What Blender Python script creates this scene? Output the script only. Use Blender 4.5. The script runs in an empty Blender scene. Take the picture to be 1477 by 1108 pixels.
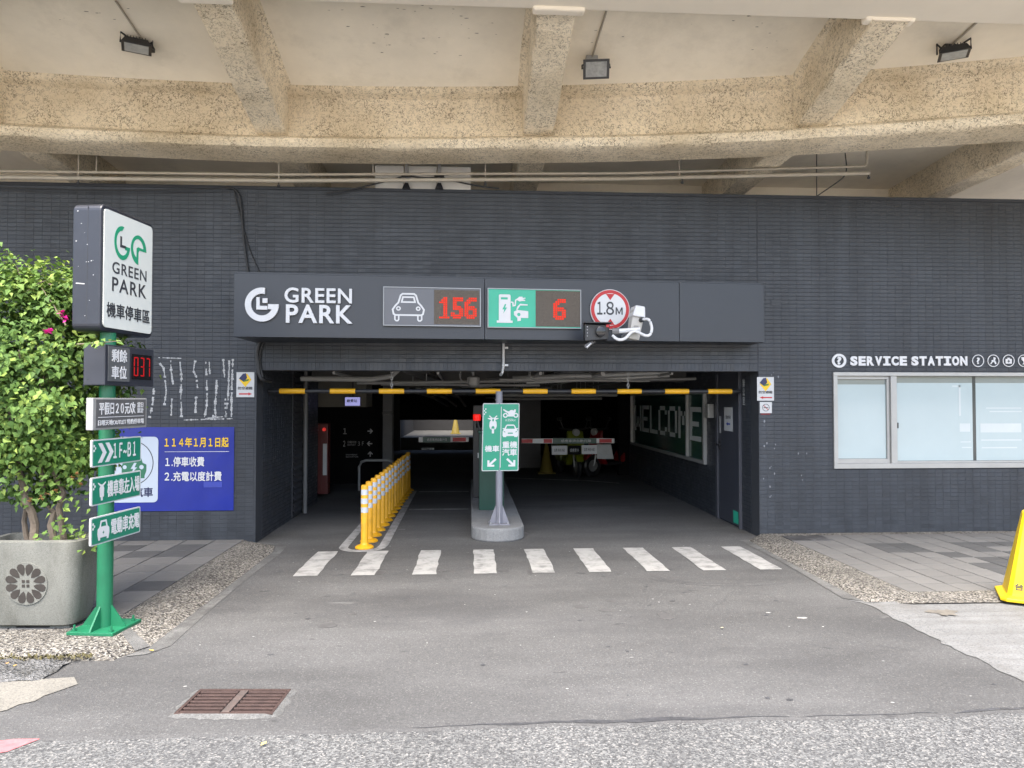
import bpy, bmesh, math, random
from mathutils import Vector, Matrix
R = math.radians
rnd = random.Random(7)
scene = bpy.context.scene
col = scene.collection

# ------------------------------------------------------------------ camera
YAW, PIT, EYE, FPX = -3.4, 1.29, 1.68, 1024.0
cam_d = bpy.data.cameras.new('camera')
cam_d.sensor_width = 36.0
cam_d.lens = FPX / 1477.0 * 36.0
cam_d.clip_end = 2000
cam = bpy.data.objects.new('camera', cam_d)
col.objects.link(cam)
cam.location = (0, 0, EYE)
cam.rotation_euler = (R(90 + PIT), 0, R(YAW))
scene.camera = cam

# ------------------------------------------------------------------ sky, sun, exposure
SUN_EL, SUN_AZ = 64.0, 190.0          # azimuth measured from +Y, clockwise: behind the camera, veiled by cloud
w = bpy.data.worlds.new('World'); scene.world = w; w.use_nodes = True
nt = w.node_tree; nt.nodes.clear()
sky = nt.nodes.new('ShaderNodeTexSky'); sky.sky_type = 'NISHITA'; sky.sun_disc = False
sky.sun_elevation = R(SUN_EL); sky.sun_rotation = R(SUN_AZ)
sky.air_density = 1.0; sky.dust_density = 4.0; sky.ozone_density = 1.0
bg = nt.nodes.new('ShaderNodeBackground'); bg.inputs[1].default_value = 0.15
wo = nt.nodes.new('ShaderNodeOutputWorld')
nt.links.new(sky.outputs[0], bg.inputs[0]); nt.links.new(bg.outputs[0], wo.inputs[0])
sd = bpy.data.lights.new('sun', 'SUN'); sd.energy = 1.5; sd.angle = R(45); sd.color = (1.0, 0.95, 0.87)
so = bpy.data.objects.new('sun', sd); col.objects.link(so)
dirv = Vector((math.sin(R(SUN_AZ)) * math.cos(R(SUN_EL)), math.cos(R(SUN_AZ)) * math.cos(R(SUN_EL)), math.sin(R(SUN_EL))))
so.rotation_euler = dirv.to_track_quat('Z', 'Y').to_euler()
vs = scene.view_settings
vs.view_transform = 'Standard'; vs.look = 'None'; vs.gamma = 1.0; vs.use_curve_mapping = False
vs.exposure = 2.22
scene.render.engine = 'CYCLES'
scene.cycles.use_denoising = True
scene.cycles.max_bounces = 8
scene.cycles.diffuse_bounces = 5
scene.cycles.sample_clamp_indirect = 6

# ------------------------------------------------------------------ sight lines of the photograph
ROT = Matrix.Rotation(R(YAW), 3, 'Z') @ Matrix.Rotation(R(90 + PIT), 3, 'X')
def ray(px, py): return ROT @ Vector(((px - 738.5) / FPX, (554 - py) / FPX, -1.0))
def G(px, py, z=0.0):
    d = ray(px, py); t = (z - EYE) / d.z; return Vector((0, 0, EYE)) + d * t
def W(px, py, Y):
    d = ray(px, py); t = Y / d.y; return Vector((0, 0, EYE)) + d * t
def C(cx, depth, z):                      # beside the view axis, metres right and metres ahead
    a = R(YAW); return Vector((cx * math.cos(a) - depth * math.sin(a), cx * math.sin(a) + depth * math.cos(a), z))

class Frame:
    def __init__(s, o, u, v=(0, 0, 1)):
        s.o = Vector(o); s.u = Vector(u).normalized(); s.v = Vector(v).normalized(); s.n = s.u.cross(s.v).normalized()
    def at(s, x, y, z=0.0): return s.o + s.u * x + s.v * y + s.n * z
    def px(s, px, py):
        d = ray(px, py); c = Vector((0, 0, EYE))
        t = (s.o - c).dot(s.n) / d.dot(s.n); p = c + d * t - s.o
        return (p.dot(s.u), p.dot(s.v))
    def box(s, px0, py0, px1, py1):       # pixel box (left, top, right, bottom) -> u0, v0, u1, v1
        a = s.px(px0, py1); b = s.px(px1, py0); return (a[0], a[1], b[0], b[1])

# ------------------------------------------------------------------ materials
def lin(c): return tuple(((x / 255) / 12.92 if x / 255 <= 0.04045 else ((x / 255 + 0.055) / 1.055) ** 2.4) for x in c)
MATS = {}
KA = 0.86                              # common scale of the measured albedos against the exposure
def mat(name, c, rough=0.6, var=0.12, scale=6.0, bump=0.0, bscale=80.0, metal=0.0, coat=0.0, emit=0.0, spec=0.5, dirt=0.0, dcol=(0.05, 0.045, 0.04), dscale=3.0, objvar=0.0, dlo=0.52, dhi=0.72):
    if name in MATS: return MATS[name]
    if 'plaster' not in name and 'paving' not in name: c = tuple(x * KA for x in c); dcol = tuple(x * KA for x in dcol)
    m = bpy.data.materials.new(name); m.use_nodes = True; n = m.node_tree.nodes; l = m.node_tree.links
    b = n['Principled BSDF']
    tc = n.new('ShaderNodeTexCoord')
    ns = n.new('ShaderNodeTexNoise'); ns.inputs['Scale'].default_value = scale; ns.inputs['Detail'].default_value = 6; ns.inputs['Roughness'].default_value = 0.65
    l.new(tc.outputs['Object'], ns.inputs['Vector'])
    rp = n.new('ShaderNodeValToRGB')
    rp.color_ramp.elements[0].position = 0.3; rp.color_ramp.elements[1].position = 0.7
    rp.color_ramp.elements[0].color = tuple(x * (1 - var) for x in c) + (1,)
    rp.color_ramp.elements[1].color = tuple(min(1, x * (1 + var)) for x in c) + (1,)
    l.new(ns.outputs['Fac'], rp.inputs['Fac'])
    out = rp.outputs['Color']
    if objvar:
        oi = n.new('ShaderNodeObjectInfo'); mr = n.new('ShaderNodeMapRange')
        mr.inputs['To Min'].default_value = 1 - objvar; mr.inputs['To Max'].default_value = 1 + objvar
        l.new(oi.outputs['Random'], mr.inputs['Value'])
        vm = n.new('ShaderNodeVectorMath'); vm.operation = 'SCALE'
        l.new(out, vm.inputs[0]); l.new(mr.outputs[0], vm.inputs['Scale']); out = vm.outputs[0]
    if dirt:
        n2 = n.new('ShaderNodeTexNoise'); n2.inputs['Scale'].default_value = dscale; n2.inputs['Detail'].default_value = 8; n2.inputs['Roughness'].default_value = 0.72
        l.new(tc.outputs['Object'], n2.inputs['Vector'])
        r2 = n.new('ShaderNodeValToRGB'); r2.color_ramp.elements[0].position = dlo; r2.color_ramp.elements[1].position = dhi
        r2.color_ramp.elements[0].color = (0, 0, 0, 1); r2.color_ramp.elements[1].color = (dirt, dirt, dirt, 1)
        l.new(n2.outputs['Fac'], r2.inputs['Fac'])
        mx = n.new('ShaderNodeMix'); mx.data_type = 'RGBA'
        l.new(r2.outputs['Color'], mx.inputs['Factor']); l.new(out, mx.inputs['A']); mx.inputs['B'].default_value = dcol + (1,)
        out = mx.outputs['Result']
    l.new(out, b.inputs['Base Color'])
    b.inputs['Roughness'].default_value = rough; b.inputs['Metallic'].default_value = metal
    b.inputs['Coat Weight'].default_value = coat; b.inputs['Coat Roughness'].default_value = 0.08
    b.inputs['Specular IOR Level'].default_value = spec
    if bump:
        n3 = n.new('ShaderNodeTexNoise'); n3.inputs['Scale'].default_value = bscale; n3.inputs['Detail'].default_value = 4
        l.new(tc.outputs['Object'], n3.inputs['Vector'])
        bp = n.new('ShaderNodeBump'); bp.inputs['Strength'].default_value = min(1, bump); bp.inputs['Distance'].default_value = 0.01
        l.new(n3.outputs['Fac'], bp.inputs['Height']); l.new(bp.outputs[0], b.inputs['Normal'])
    if emit:
        b.inputs['Emission Color'].default_value = c + (1,); b.inputs['Emission Strength'].default_value = emit
    MATS[name] = m; return m

def speckle(name, cols, cell, big, bigvar, rough=0.9, bump=0.5, stain=0.0, stain_col=(0.04, 0.04, 0.04), stain_scale=0.6, stretch=(1, 1, 1), thresh=(0.5, 0.72), pits=None, bdist=0.004):
    cols = [(p, tuple(x * KA for x in c)) for p, c in cols]; stain_col = tuple(x * KA for x in stain_col)
    """loose grains of several colours (voronoi cells), broad tone drift, stains with a shape of their own"""
    m = bpy.data.materials.new(name); m.use_nodes = True; n = m.node_tree.nodes; l = m.node_tree.links
    b = n['Principled BSDF']; b.inputs['Roughness'].default_value = rough; b.inputs['Specular IOR Level'].default_value = 0.25
    tc = n.new('ShaderNodeTexCoord')
    vo = n.new('ShaderNodeTexVoronoi'); vo.inputs['Scale'].default_value = cell
    l.new(tc.outputs['Object'], vo.inputs['Vector'])
    sp = n.new('ShaderNodeSeparateColor'); l.new(vo.outputs['Color'], sp.inputs[0])
    rp = n.new('ShaderNodeValToRGB'); rp.color_ramp.interpolation = 'CONSTANT'
    els = rp.color_ramp.elements
    els[0].position = 0; els[0].color = cols[0][1] + (1,)
    els[1].position = cols[1][0]; els[1].color = cols[1][1] + (1,)
    for p, c in cols[2:]:
        e = els.new(p); e.color = c + (1,)
    l.new(sp.outputs[0], rp.inputs['Fac'])
    nb = n.new('ShaderNodeTexNoise'); nb.inputs['Scale'].default_value = big; nb.inputs['Detail'].default_value = 5; nb.inputs['Roughness'].default_value = 0.6
    mp = n.new('ShaderNodeMapping'); mp.inputs['Scale'].default_value = stretch
    l.new(tc.outputs['Object'], mp.inputs['Vector']); l.new(mp.outputs[0], nb.inputs['Vector'])
    mr = n.new('ShaderNodeMapRange'); mr.inputs['From Min'].default_value = 0.3; mr.inputs['From Max'].default_value = 0.7
    mr.inputs['To Min'].default_value = 1 - bigvar; mr.inputs['To Max'].default_value = 1 + bigvar
    l.new(nb.outputs['Fac'], mr.inputs['Value'])
    vm = n.new('ShaderNodeVectorMath'); vm.operation = 'SCALE'
    l.new(rp.outputs['Color'], vm.inputs[0]); l.new(mr.outputs[0], vm.inputs['Scale']); out = vm.outputs[0]
    def layer(out, scale, lo, hi, amt, colr, strch, detail=8, dist=0.0):
        ns = n.new('ShaderNodeTexNoise'); ns.inputs['Scale'].default_value = scale; ns.inputs['Detail'].default_value = detail
        ns.inputs['Roughness'].default_value = 0.7; ns.inputs['Distortion'].default_value = dist
        m2 = n.new('ShaderNodeMapping'); m2.inputs['Scale'].default_value = strch; m2.inputs['Location'].default_value = (scale, 3.1, 1.7)
        l.new(tc.outputs['Object'], m2.inputs['Vector']); l.new(m2.outputs[0], ns.inputs['Vector'])
        r2 = n.new('ShaderNodeValToRGB'); r2.color_ramp.elements[0].position = lo; r2.color_ramp.elements[1].position = hi
        r2.color_ramp.elements[0].color = (0, 0, 0, 1); r2.color_ramp.elements[1].color = (amt,) * 3 + (1,)
        l.new(ns.outputs['Fac'], r2.inputs['Fac'])
        mx = n.new('ShaderNodeMix'); mx.data_type = 'RGBA'
        l.new(r2.outputs['Color'], mx.inputs['Factor']); l.new(out, mx.inputs['A']); mx.inputs['B'].default_value = colr + (1,)
        return mx.outputs['Result']
    if stain: out = layer(out, stain_scale, thresh[0], thresh[1], stain, stain_col, stretch)
    for pt in (pits or []): out = layer(out, *pt)
    l.new(out, b.inputs['Base Color'])
    if bump:
        bp = n.new('ShaderNodeBump'); bp.inputs['Strength'].default_value = bump; bp.inputs['Distance'].default_value = bdist
        l.new(vo.outputs['Distance'], bp.inputs['Height']); l.new(bp.outputs[0], b.inputs['Normal'])
    MATS[name] = m; return m

def roughcast(name, c, speck=0.55, bump=0.9, scale=30):
    """trowelled spatter plaster with grime caught in its pits"""
    m = bpy.data.materials.new(name); m.use_nodes = True; n = m.node_tree.nodes; l = m.node_tree.links
    b = n['Principled BSDF']; b.inputs['Roughness'].default_value = 0.9; b.inputs['Specular IOR Level'].default_value = 0.2
    tc = n.new('ShaderNodeTexCoord')
    def noise(s, d, dist=0.0, off=0.0):
        x = n.new('ShaderNodeTexNoise'); x.inputs['Scale'].default_value = s; x.inputs['Detail'].default_value = d; x.inputs['Distortion'].default_value = dist
        mp = n.new('ShaderNodeMapping'); mp.inputs['Location'].default_value = (off, off, off)
        l.new(tc.outputs['Object'], mp.inputs['Vector']); l.new(mp.outputs[0], x.inputs['Vector']); return x
    big = noise(1.3, 7); fine = noise(scale, 3, 0.6); mid = noise(3.2, 4, 0, 5)
    r1 = n.new('ShaderNodeValToRGB'); r1.color_ramp.elements[0].position = 0.3; r1.color_ramp.elements[1].position = 0.7
    r1.color_ramp.elements[0].color = tuple(x * f for x, f in zip(c, (0.74, 0.70, 0.63))) + (1,); r1.color_ramp.elements[1].color = tuple(x * 1.06 for x in c) + (1,)
    l.new(big.outputs['Fac'], r1.inputs['Fac'])
    # grime in the crevices between the blobs of the spatter, thicker in some places than others
    sb_ = n.new('ShaderNodeMath'); sb_.operation = 'SUBTRACT'; sb_.inputs[1].default_value = 0.53; l.new(fine.outputs['Fac'], sb_.inputs[0])
    ab = n.new('ShaderNodeMath'); ab.operation = 'ABSOLUTE'; l.new(sb_.outputs[0], ab.inputs[0])
    r2 = n.new('ShaderNodeValToRGB'); r2.color_ramp.elements[0].position = 0.012; r2.color_ramp.elements[1].position = 0.055
    r2.color_ramp.elements[0].color = (speck,) * 3 + (1,); r2.color_ramp.elements[1].color = (0, 0, 0, 1)
    l.new(ab.outputs[0], r2.inputs['Fac'])
    r3 = n.new('ShaderNodeMapRange'); r3.inputs['From Min'].default_value = 0.36; r3.inputs['From Max'].default_value = 0.62; r3.inputs['To Min'].default_value = 0.5
    l.new(mid.outputs['Fac'], r3.inputs['Value'])
    pt = noise(scale * .55, 2, 0, 9)
    r4 = n.new('ShaderNodeMapRange'); r4.inputs['From Min'].default_value = 0.36; r4.inputs['From Max'].default_value = 0.52
    l.new(pt.outputs['Fac'], r4.inputs['Value'])
    m1 = n.new('ShaderNodeMath'); m1.operation = 'MULTIPLY'; l.new(r3.outputs[0], m1.inputs[0]); l.new(r4.outputs[0], m1.inputs[1])
    m2 = n.new('ShaderNodeMath'); m2.operation = 'MULTIPLY'; l.new(m1.outputs[0], m2.inputs[0]); l.new(r2.outputs['Color'], m2.inputs[1])
    mx = n.new('ShaderNodeMix'); mx.data_type = 'RGBA'
    l.new(m2.outputs[0], mx.inputs['Factor']); l.new(r1.outputs['Color'], mx.inputs['A']); mx.inputs['B'].default_value = (0.06, 0.046, 0.028, 1)
    l.new(mx.outputs['Result'], b.inputs['Base Color'])
    iv = n.new('ShaderNodeMath'); iv.operation = 'SUBTRACT'; iv.inputs[0].default_value = 1
    l.new(fine.outputs['Fac'], iv.inputs[1])
    bp = n.new('ShaderNodeBump'); bp.inputs['Strength'].default_value = bump; bp.inputs['Distance'].default_value = 0.018
    l.new(iv.outputs[0], bp.inputs['Height']); l.new(bp.outputs[0], b.inputs['Normal'])
    MATS[name] = m; return m

def led_mesh(name, c): return mat(name, c, 0.7, 0.45, 130, spec=.2)

brick_m = mat('dark_painted_tile', (0.035, 0.0405, 0.049), 0.42, 0.14, 1.1, bump=0.12, bscale=45, spec=0.4, dirt=0.4, dcol=(0.056, 0.061, 0.070), dscale=1.2)
def tone_and_streaks(m, amt=0.09, streak=0.4):
    """each tile a shade of its own, and long rain streaks down the paint"""
    n = m.node_tree.nodes; l = m.node_tree.links; b = n['Principled BSDF']; src = b.inputs['Base Color'].links[0].from_socket
    at = n.new('ShaderNodeAttribute'); at.attribute_name = 'tone'
    tc = n.new('ShaderNodeTexCoord'); mp = n.new('ShaderNodeMapping'); mp.inputs['Scale'].default_value = (6, 6, 0.35); l.new(tc.outputs['Object'], mp.inputs['Vector'])
    ns = n.new('ShaderNodeTexNoise'); ns.inputs['Scale'].default_value = 1.0; ns.inputs['Detail'].default_value = 5; l.new(mp.outputs[0], ns.inputs['Vector'])
    mr = n.new('ShaderNodeMapRange'); mr.inputs['From Min'].default_value = .35; mr.inputs['From Max'].default_value = .7; mr.inputs['To Min'].default_value = 1 - streak / 2; mr.inputs['To Max'].default_value = 1 + streak / 2
    l.new(ns.outputs['Fac'], mr.inputs['Value'])
    ma = n.new('ShaderNodeMath'); ma.operation = 'MULTIPLY_ADD'; ma.inputs[1].default_value = amt; ma.inputs[2].default_value = 1.0; l.new(at.outputs['Fac'], ma.inputs[0])
    mm = n.new('ShaderNodeMath'); mm.operation = 'MULTIPLY'; l.new(ma.outputs[0], mm.inputs[0]); l.new(mr.outputs[0], mm.inputs[1])
    vm = n.new('ShaderNodeVectorMath'); vm.operation = 'SCALE'; l.new(src, vm.inputs[0]); l.new(mm.outputs[0], vm.inputs['Scale']); l.new(vm.outputs[0], b.inputs['Base Color'])
    ra = n.new('ShaderNodeMapRange'); ra.inputs['From Min'].default_value = -1; ra.inputs['To Min'].default_value = .36; ra.inputs['To Max'].default_value = .56; l.new(at.outputs['Fac'], ra.inputs['Value']); l.new(ra.outputs[0], b.inputs['Roughness'])
tone_and_streaks(brick_m)
joint_m = mat('dark_painted_joint', (0.031, 0.0355, 0.043), 0.8, 0.15, 5)
fascia_m = mat('grey_sheet_metal', (0.021, 0.026, 0.035), 0.38, 0.06, 0.8, bump=0.03, bscale=3, spec=0.5)
white_m = mat('white_letter_acrylic', (0.62, 0.63, 0.64), 0.35, 0.03, 9)
paper_m = mat('white_print', (0.52, 0.53, 0.53), 0.55, 0.04, 5)
black_m = mat('black_plastic', (0.018, 0.019, 0.022), 0.4, 0.2, 8)
dark_m = mat('dark_print', (0.035, 0.038, 0.045), 0.5, 0.1, 8)
green_m = mat('green_sign_film', lin((26, 122, 96)), 0.38, 0.08, 3, dirt=0.15, dcol=(0.05, 0.2, 0.16))
mint_m = mat('mint_acrylic', lin((42, 172, 140)), 0.35, 0.05, 3)
poleg_m = mat('green_pole_paint', lin((24, 108, 74)), 0.45, 0.16, 4, bump=0.1, bscale=30, dirt=0.55, dcol=(0.012, 0.10, 0.055))
cabg_m = mat('dark_green_cabinet_paint', lin((20, 66, 54)), 0.4, 0.12, 3)
red_m = mat('red_print', lin((180, 24, 30)), 0.45, 0.08, 5)
redled_m = mat('red_led', (0.80, 0.03, 0.010), 0.6, 0.1, 60, emit=0.13, spec=.1)
dimled_m = mat('dim_red_led', (0.42, 0.01, 0.012), 0.6, 0.1, 60, emit=0.05, spec=.1)
ledm = led_mesh('led_mesh_panel', (0.12, 0.103, 0.085))
yellow_m = mat('yellow_plastic', lin((224, 164, 26)), 0.5, 0.14, 6, dirt=0.55, dcol=(0.25, 0.16, 0.04), dscale=9)
yellowc_m = mat('bright_yellow_plastic', lin((226, 190, 16)), 0.5, 0.09, 5, dirt=0.5, dcol=(0.5, 0.38, 0.03), dscale=5)
yband_m = mat('yellow_reflective_sleeve', lin((238, 178, 32)), 0.4, 0.1, 12, dirt=0.2, dcol=(0.35, 0.22, 0.03), dscale=9)
wband_m = mat('white_reflective_band', (0.52, 0.55, 0.59), 0.35, 0.06, 9, dirt=0.2, dcol=(0.4, 0.4, 0.4), dscale=12)
blue_m = mat('blue_banner_vinyl', lin((10, 34, 136)), 0.4, 0.1, 2.2, bump=0.35, bscale=4)
yprint_m = mat('yellow_print', lin((225, 185, 20)), 0.5, 0.04, 6)
pale_m = mat('pale_print', lin((185, 196, 208)), 0.45, 0.03, 3)
conc_m = speckle('grey_concrete', [(0, (0.22, 0.225, 0.225)), (0.5, (0.25, 0.255, 0.255)), (0.8, (0.19, 0.195, 0.195))], 160, 2.5, 0.14, bump=0.25, stain=0.5, stain_col=(0.13, 0.13, 0.125), stain_scale=3, thresh=(0.55, 0.75))
planter_m = speckle('cast_stone', [(0, (0.185, 0.188, 0.166)), (0.5, (0.21, 0.212, 0.19)), (0.8, (0.16, 0.162, 0.143))], 220, 2.2, 0.16, bump=0.3, stain=0.7, stain_col=(0.085, 0.085, 0.07), stain_scale=4.0, thresh=(0.46, 0.72), stretch=(1, 1, 0.3))
emb_m = mat('brown_recess_stone', (0.04, 0.034, 0.029), 0.9, 0.2, 12)
apron_m = speckle('worn_white_concrete', [(0, (0.165, 0.168, 0.166)), (0.45, (0.19, 0.193, 0.19)), (0.85, (0.125, 0.125, 0.123))], 120, 1.6, 0.14, bump=0.3, stain=0.7, stain_col=(0.13, 0.127, 0.12), stain_scale=1.9, thresh=(0.48, 0.66), pits=[(16.0, 0.66, 0.72, 0.6, (0.12, 0.115, 0.11), (0.5, 1, 1), 4)])
gutter_m = speckle('yellowed_concrete', [(0, (0.19, 0.182, 0.16)), (0.5, (0.215, 0.206, 0.18)), (0.85, (0.15, 0.144, 0.128))], 120, 2.2, 0.16, bump=0.3, stain=0.6, stain_col=(0.115, 0.112, 0.104), stain_scale=3.4)
mortar_m = speckle('grey_mortar', [(0, (0.13, 0.13, 0.125)), (0.5, (0.155, 0.155, 0.15)), (0.8, (0.11, 0.11, 0.106))], 150, 4, 0.25, bump=0.6, stain=0.7, stain_col=(0.075, 0.075, 0.072), stain_scale=5, thresh=(0.48, 0.66))
crumb_m = speckle('crumbled_concrete', [(0, (0.135, 0.136, 0.135)), (0.5, (0.17, 0.17, 0.168)), (0.8, (0.095, 0.096, 0.095))], 60, 5, 0.35, bump=1.0, bdist=.02, stain=0.8, stain_col=(0.06, 0.06, 0.055), stain_scale=7, thresh=(0.48, 0.62))
pebble_m = speckle('washed_pebble', [(0, (0.038, 0.036, 0.033)), (0.2, (0.10, 0.092, 0.078)), (0.42, (0.21, 0.197, 0.172)), (0.7, (0.31, 0.295, 0.262)), (0.88, (0.135, 0.13, 0.125))], 84, 1.4, 0.2, bump=1.0, stain=0.5, stain_col=(0.09, 0.085, 0.075), stain_scale=1.3, bdist=0.008)
fine_m = speckle('smooth_asphalt', [(0, (0.092, 0.092, 0.091)), (0.35, (0.108, 0.108, 0.106)), (0.7, (0.082, 0.082, 0.081)), (0.96, (0.155, 0.155, 0.15))], 140, 0.6, 0.36, rough=0.85, bump=0.4, stain=0.75, stain_col=(0.06, 0.06, 0.062), stain_scale=0.9, stretch=(0.45, 1.2, 1), thresh=(0.52, 0.78),
                 pits=[(7.0, 0.67, 0.73, 0.7, (0.04, 0.04, 0.041), (0.6, 1, 1), 3), (3.1, 0.66, 0.74, 0.45, (0.19, 0.19, 0.185), (0.5, 1.3, 1), 9)])
coarse_m = speckle('coarse_asphalt', [(0, (0.068, 0.069, 0.069)), (0.24, (0.098, 0.1, 0.1)), (0.5, (0.132, 0.134, 0.132)), (0.75, (0.172, 0.174, 0.169)), (0.92, (0.23, 0.226, 0.214))], 105, 0.8, 0.14, rough=0.9, bump=0.7, bdist=0.005, stain=0.3, stain_col=(0.09, 0.09, 0.092), stain_scale=1.1,
                   pits=[(5.0, 0.70, 0.74, 0.6, (0.05, 0.05, 0.052), (0.5, 1, 1), 3)])
ground_m = mat('bounce_paving', (0.46, 0.42, 0.36), 0.9, 0.15, 0.3)  # unseen ground behind the camera, made pale to bounce light onto the overpass
tar_m = mat('black_tar', (0.055, 0.056, 0.060), 0.6, 0.35, 20, bump=0.5, bscale=60)
stripe_m = mat('white_road_paint', (0.36, 0.36, 0.345), 0.75, 0.08, 9, bump=0.3, bscale=160, dirt=0.85, dcol=(0.15, 0.15, 0.146), dscale=6, dlo=0.47, dhi=0.66)
line_m = mat('worn_white_road_paint', (0.35, 0.35, 0.34), 0.8, 0.1, 9, bump=0.3, bscale=160, dirt=0.85, dcol=(0.12, 0.12, 0.118), dscale=5, dlo=0.46, dhi=0.64)
pink_m = mat('faded_red_road_paint', (0.42, 0.14, 0.15), 0.85, 0.2, 25, dirt=0.95, dcol=(0.3, 0.22, 0.21), dscale=14)
tile_m = mat('grey_paver', (0.145, 0.142, 0.135), 0.85, 0.08, 5, bump=0.2, bscale=180, objvar=0.09, dirt=0.35, dcol=(0.10, 0.098, 0.092), dscale=2.5)
tiled_m = mat('dark_grey_paver', (0.072, 0.072, 0.071), 0.85, 0.1, 5, bump=0.2, bscale=180, objvar=0.1)
bed_m = mat('mortar_bed', (0.13, 0.125, 0.115), 0.95, 0.2, 8)
plaster_m = mat('cream_ceiling_plaster', (0.80, 0.735, 0.61), 0.9, 0.10, 1.0, bump=0.12, bscale=12, dirt=0.3, dcol=(0.42, 0.37, 0.29), dscale=1.6)
cast_m = roughcast('spatter_plaster', (0.80, 0.705, 0.54), 0.85, 1.0, 40)
cast2_m = roughcast('pale_spatter_plaster', (0.83, 0.745, 0.59), 0.8, 1.0, 38)
girder_m = mat('smooth_cream_plaster', (0.78, 0.715, 0.60), 0.85, 0.05, 1.1, bump=0.05, bscale=15)
steel_m = mat('galvanised_steel', (0.42, 0.43, 0.44), 0.42, 0.12, 9, metal=0.6)
alu_m = mat('aluminium_frame', (0.40, 0.40, 0.385), 0.42, 0.06, 6, metal=0.35)
greypaint_m = mat('grey_painted_steel', (0.21, 0.215, 0.25), 0.45, 0.1, 6)
pipe_m = mat('cream_painted_pipe', (0.42, 0.38, 0.31), 0.6, 0.12, 5)
cable_m = mat('black_cable', (0.02, 0.021, 0.023), 0.55, 0.2, 10)
grate_m = mat('rusty_cast_iron', (0.06, 0.036, 0.030), 0.75, 0.25, 16, bump=0.4, bscale=70, metal=0.2, dirt=0.4, dcol=(0.03, 0.02, 0.018), dscale=10)
pit_shade_m = mat('dark_pit_shade', (0.012, 0.011, 0.011), 0.95, 0.2, 6)
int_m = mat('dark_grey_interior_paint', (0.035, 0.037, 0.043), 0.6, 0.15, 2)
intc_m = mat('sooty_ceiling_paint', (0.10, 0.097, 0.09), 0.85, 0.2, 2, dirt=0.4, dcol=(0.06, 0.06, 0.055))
inb_m = mat('black_added_bulkhead', (0.009, 0.009, 0.010), 0.9, 0.15, 3, spec=0.1)
glassg_m = mat('dark_green_glass', (0.016, 0.062, 0.048), 0.15, 0.08, 2, spec=0.6)
wletter_m = mat('grey_window_film', (0.52, 0.54, 0.54), 0.5, 0.05, 8)
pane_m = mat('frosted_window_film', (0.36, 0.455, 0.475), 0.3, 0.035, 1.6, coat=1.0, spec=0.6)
gap_m = mat('dark_glass_gap', (0.05, 0.06, 0.06), 0.1, 0.1, 4)
leafm = None

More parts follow.
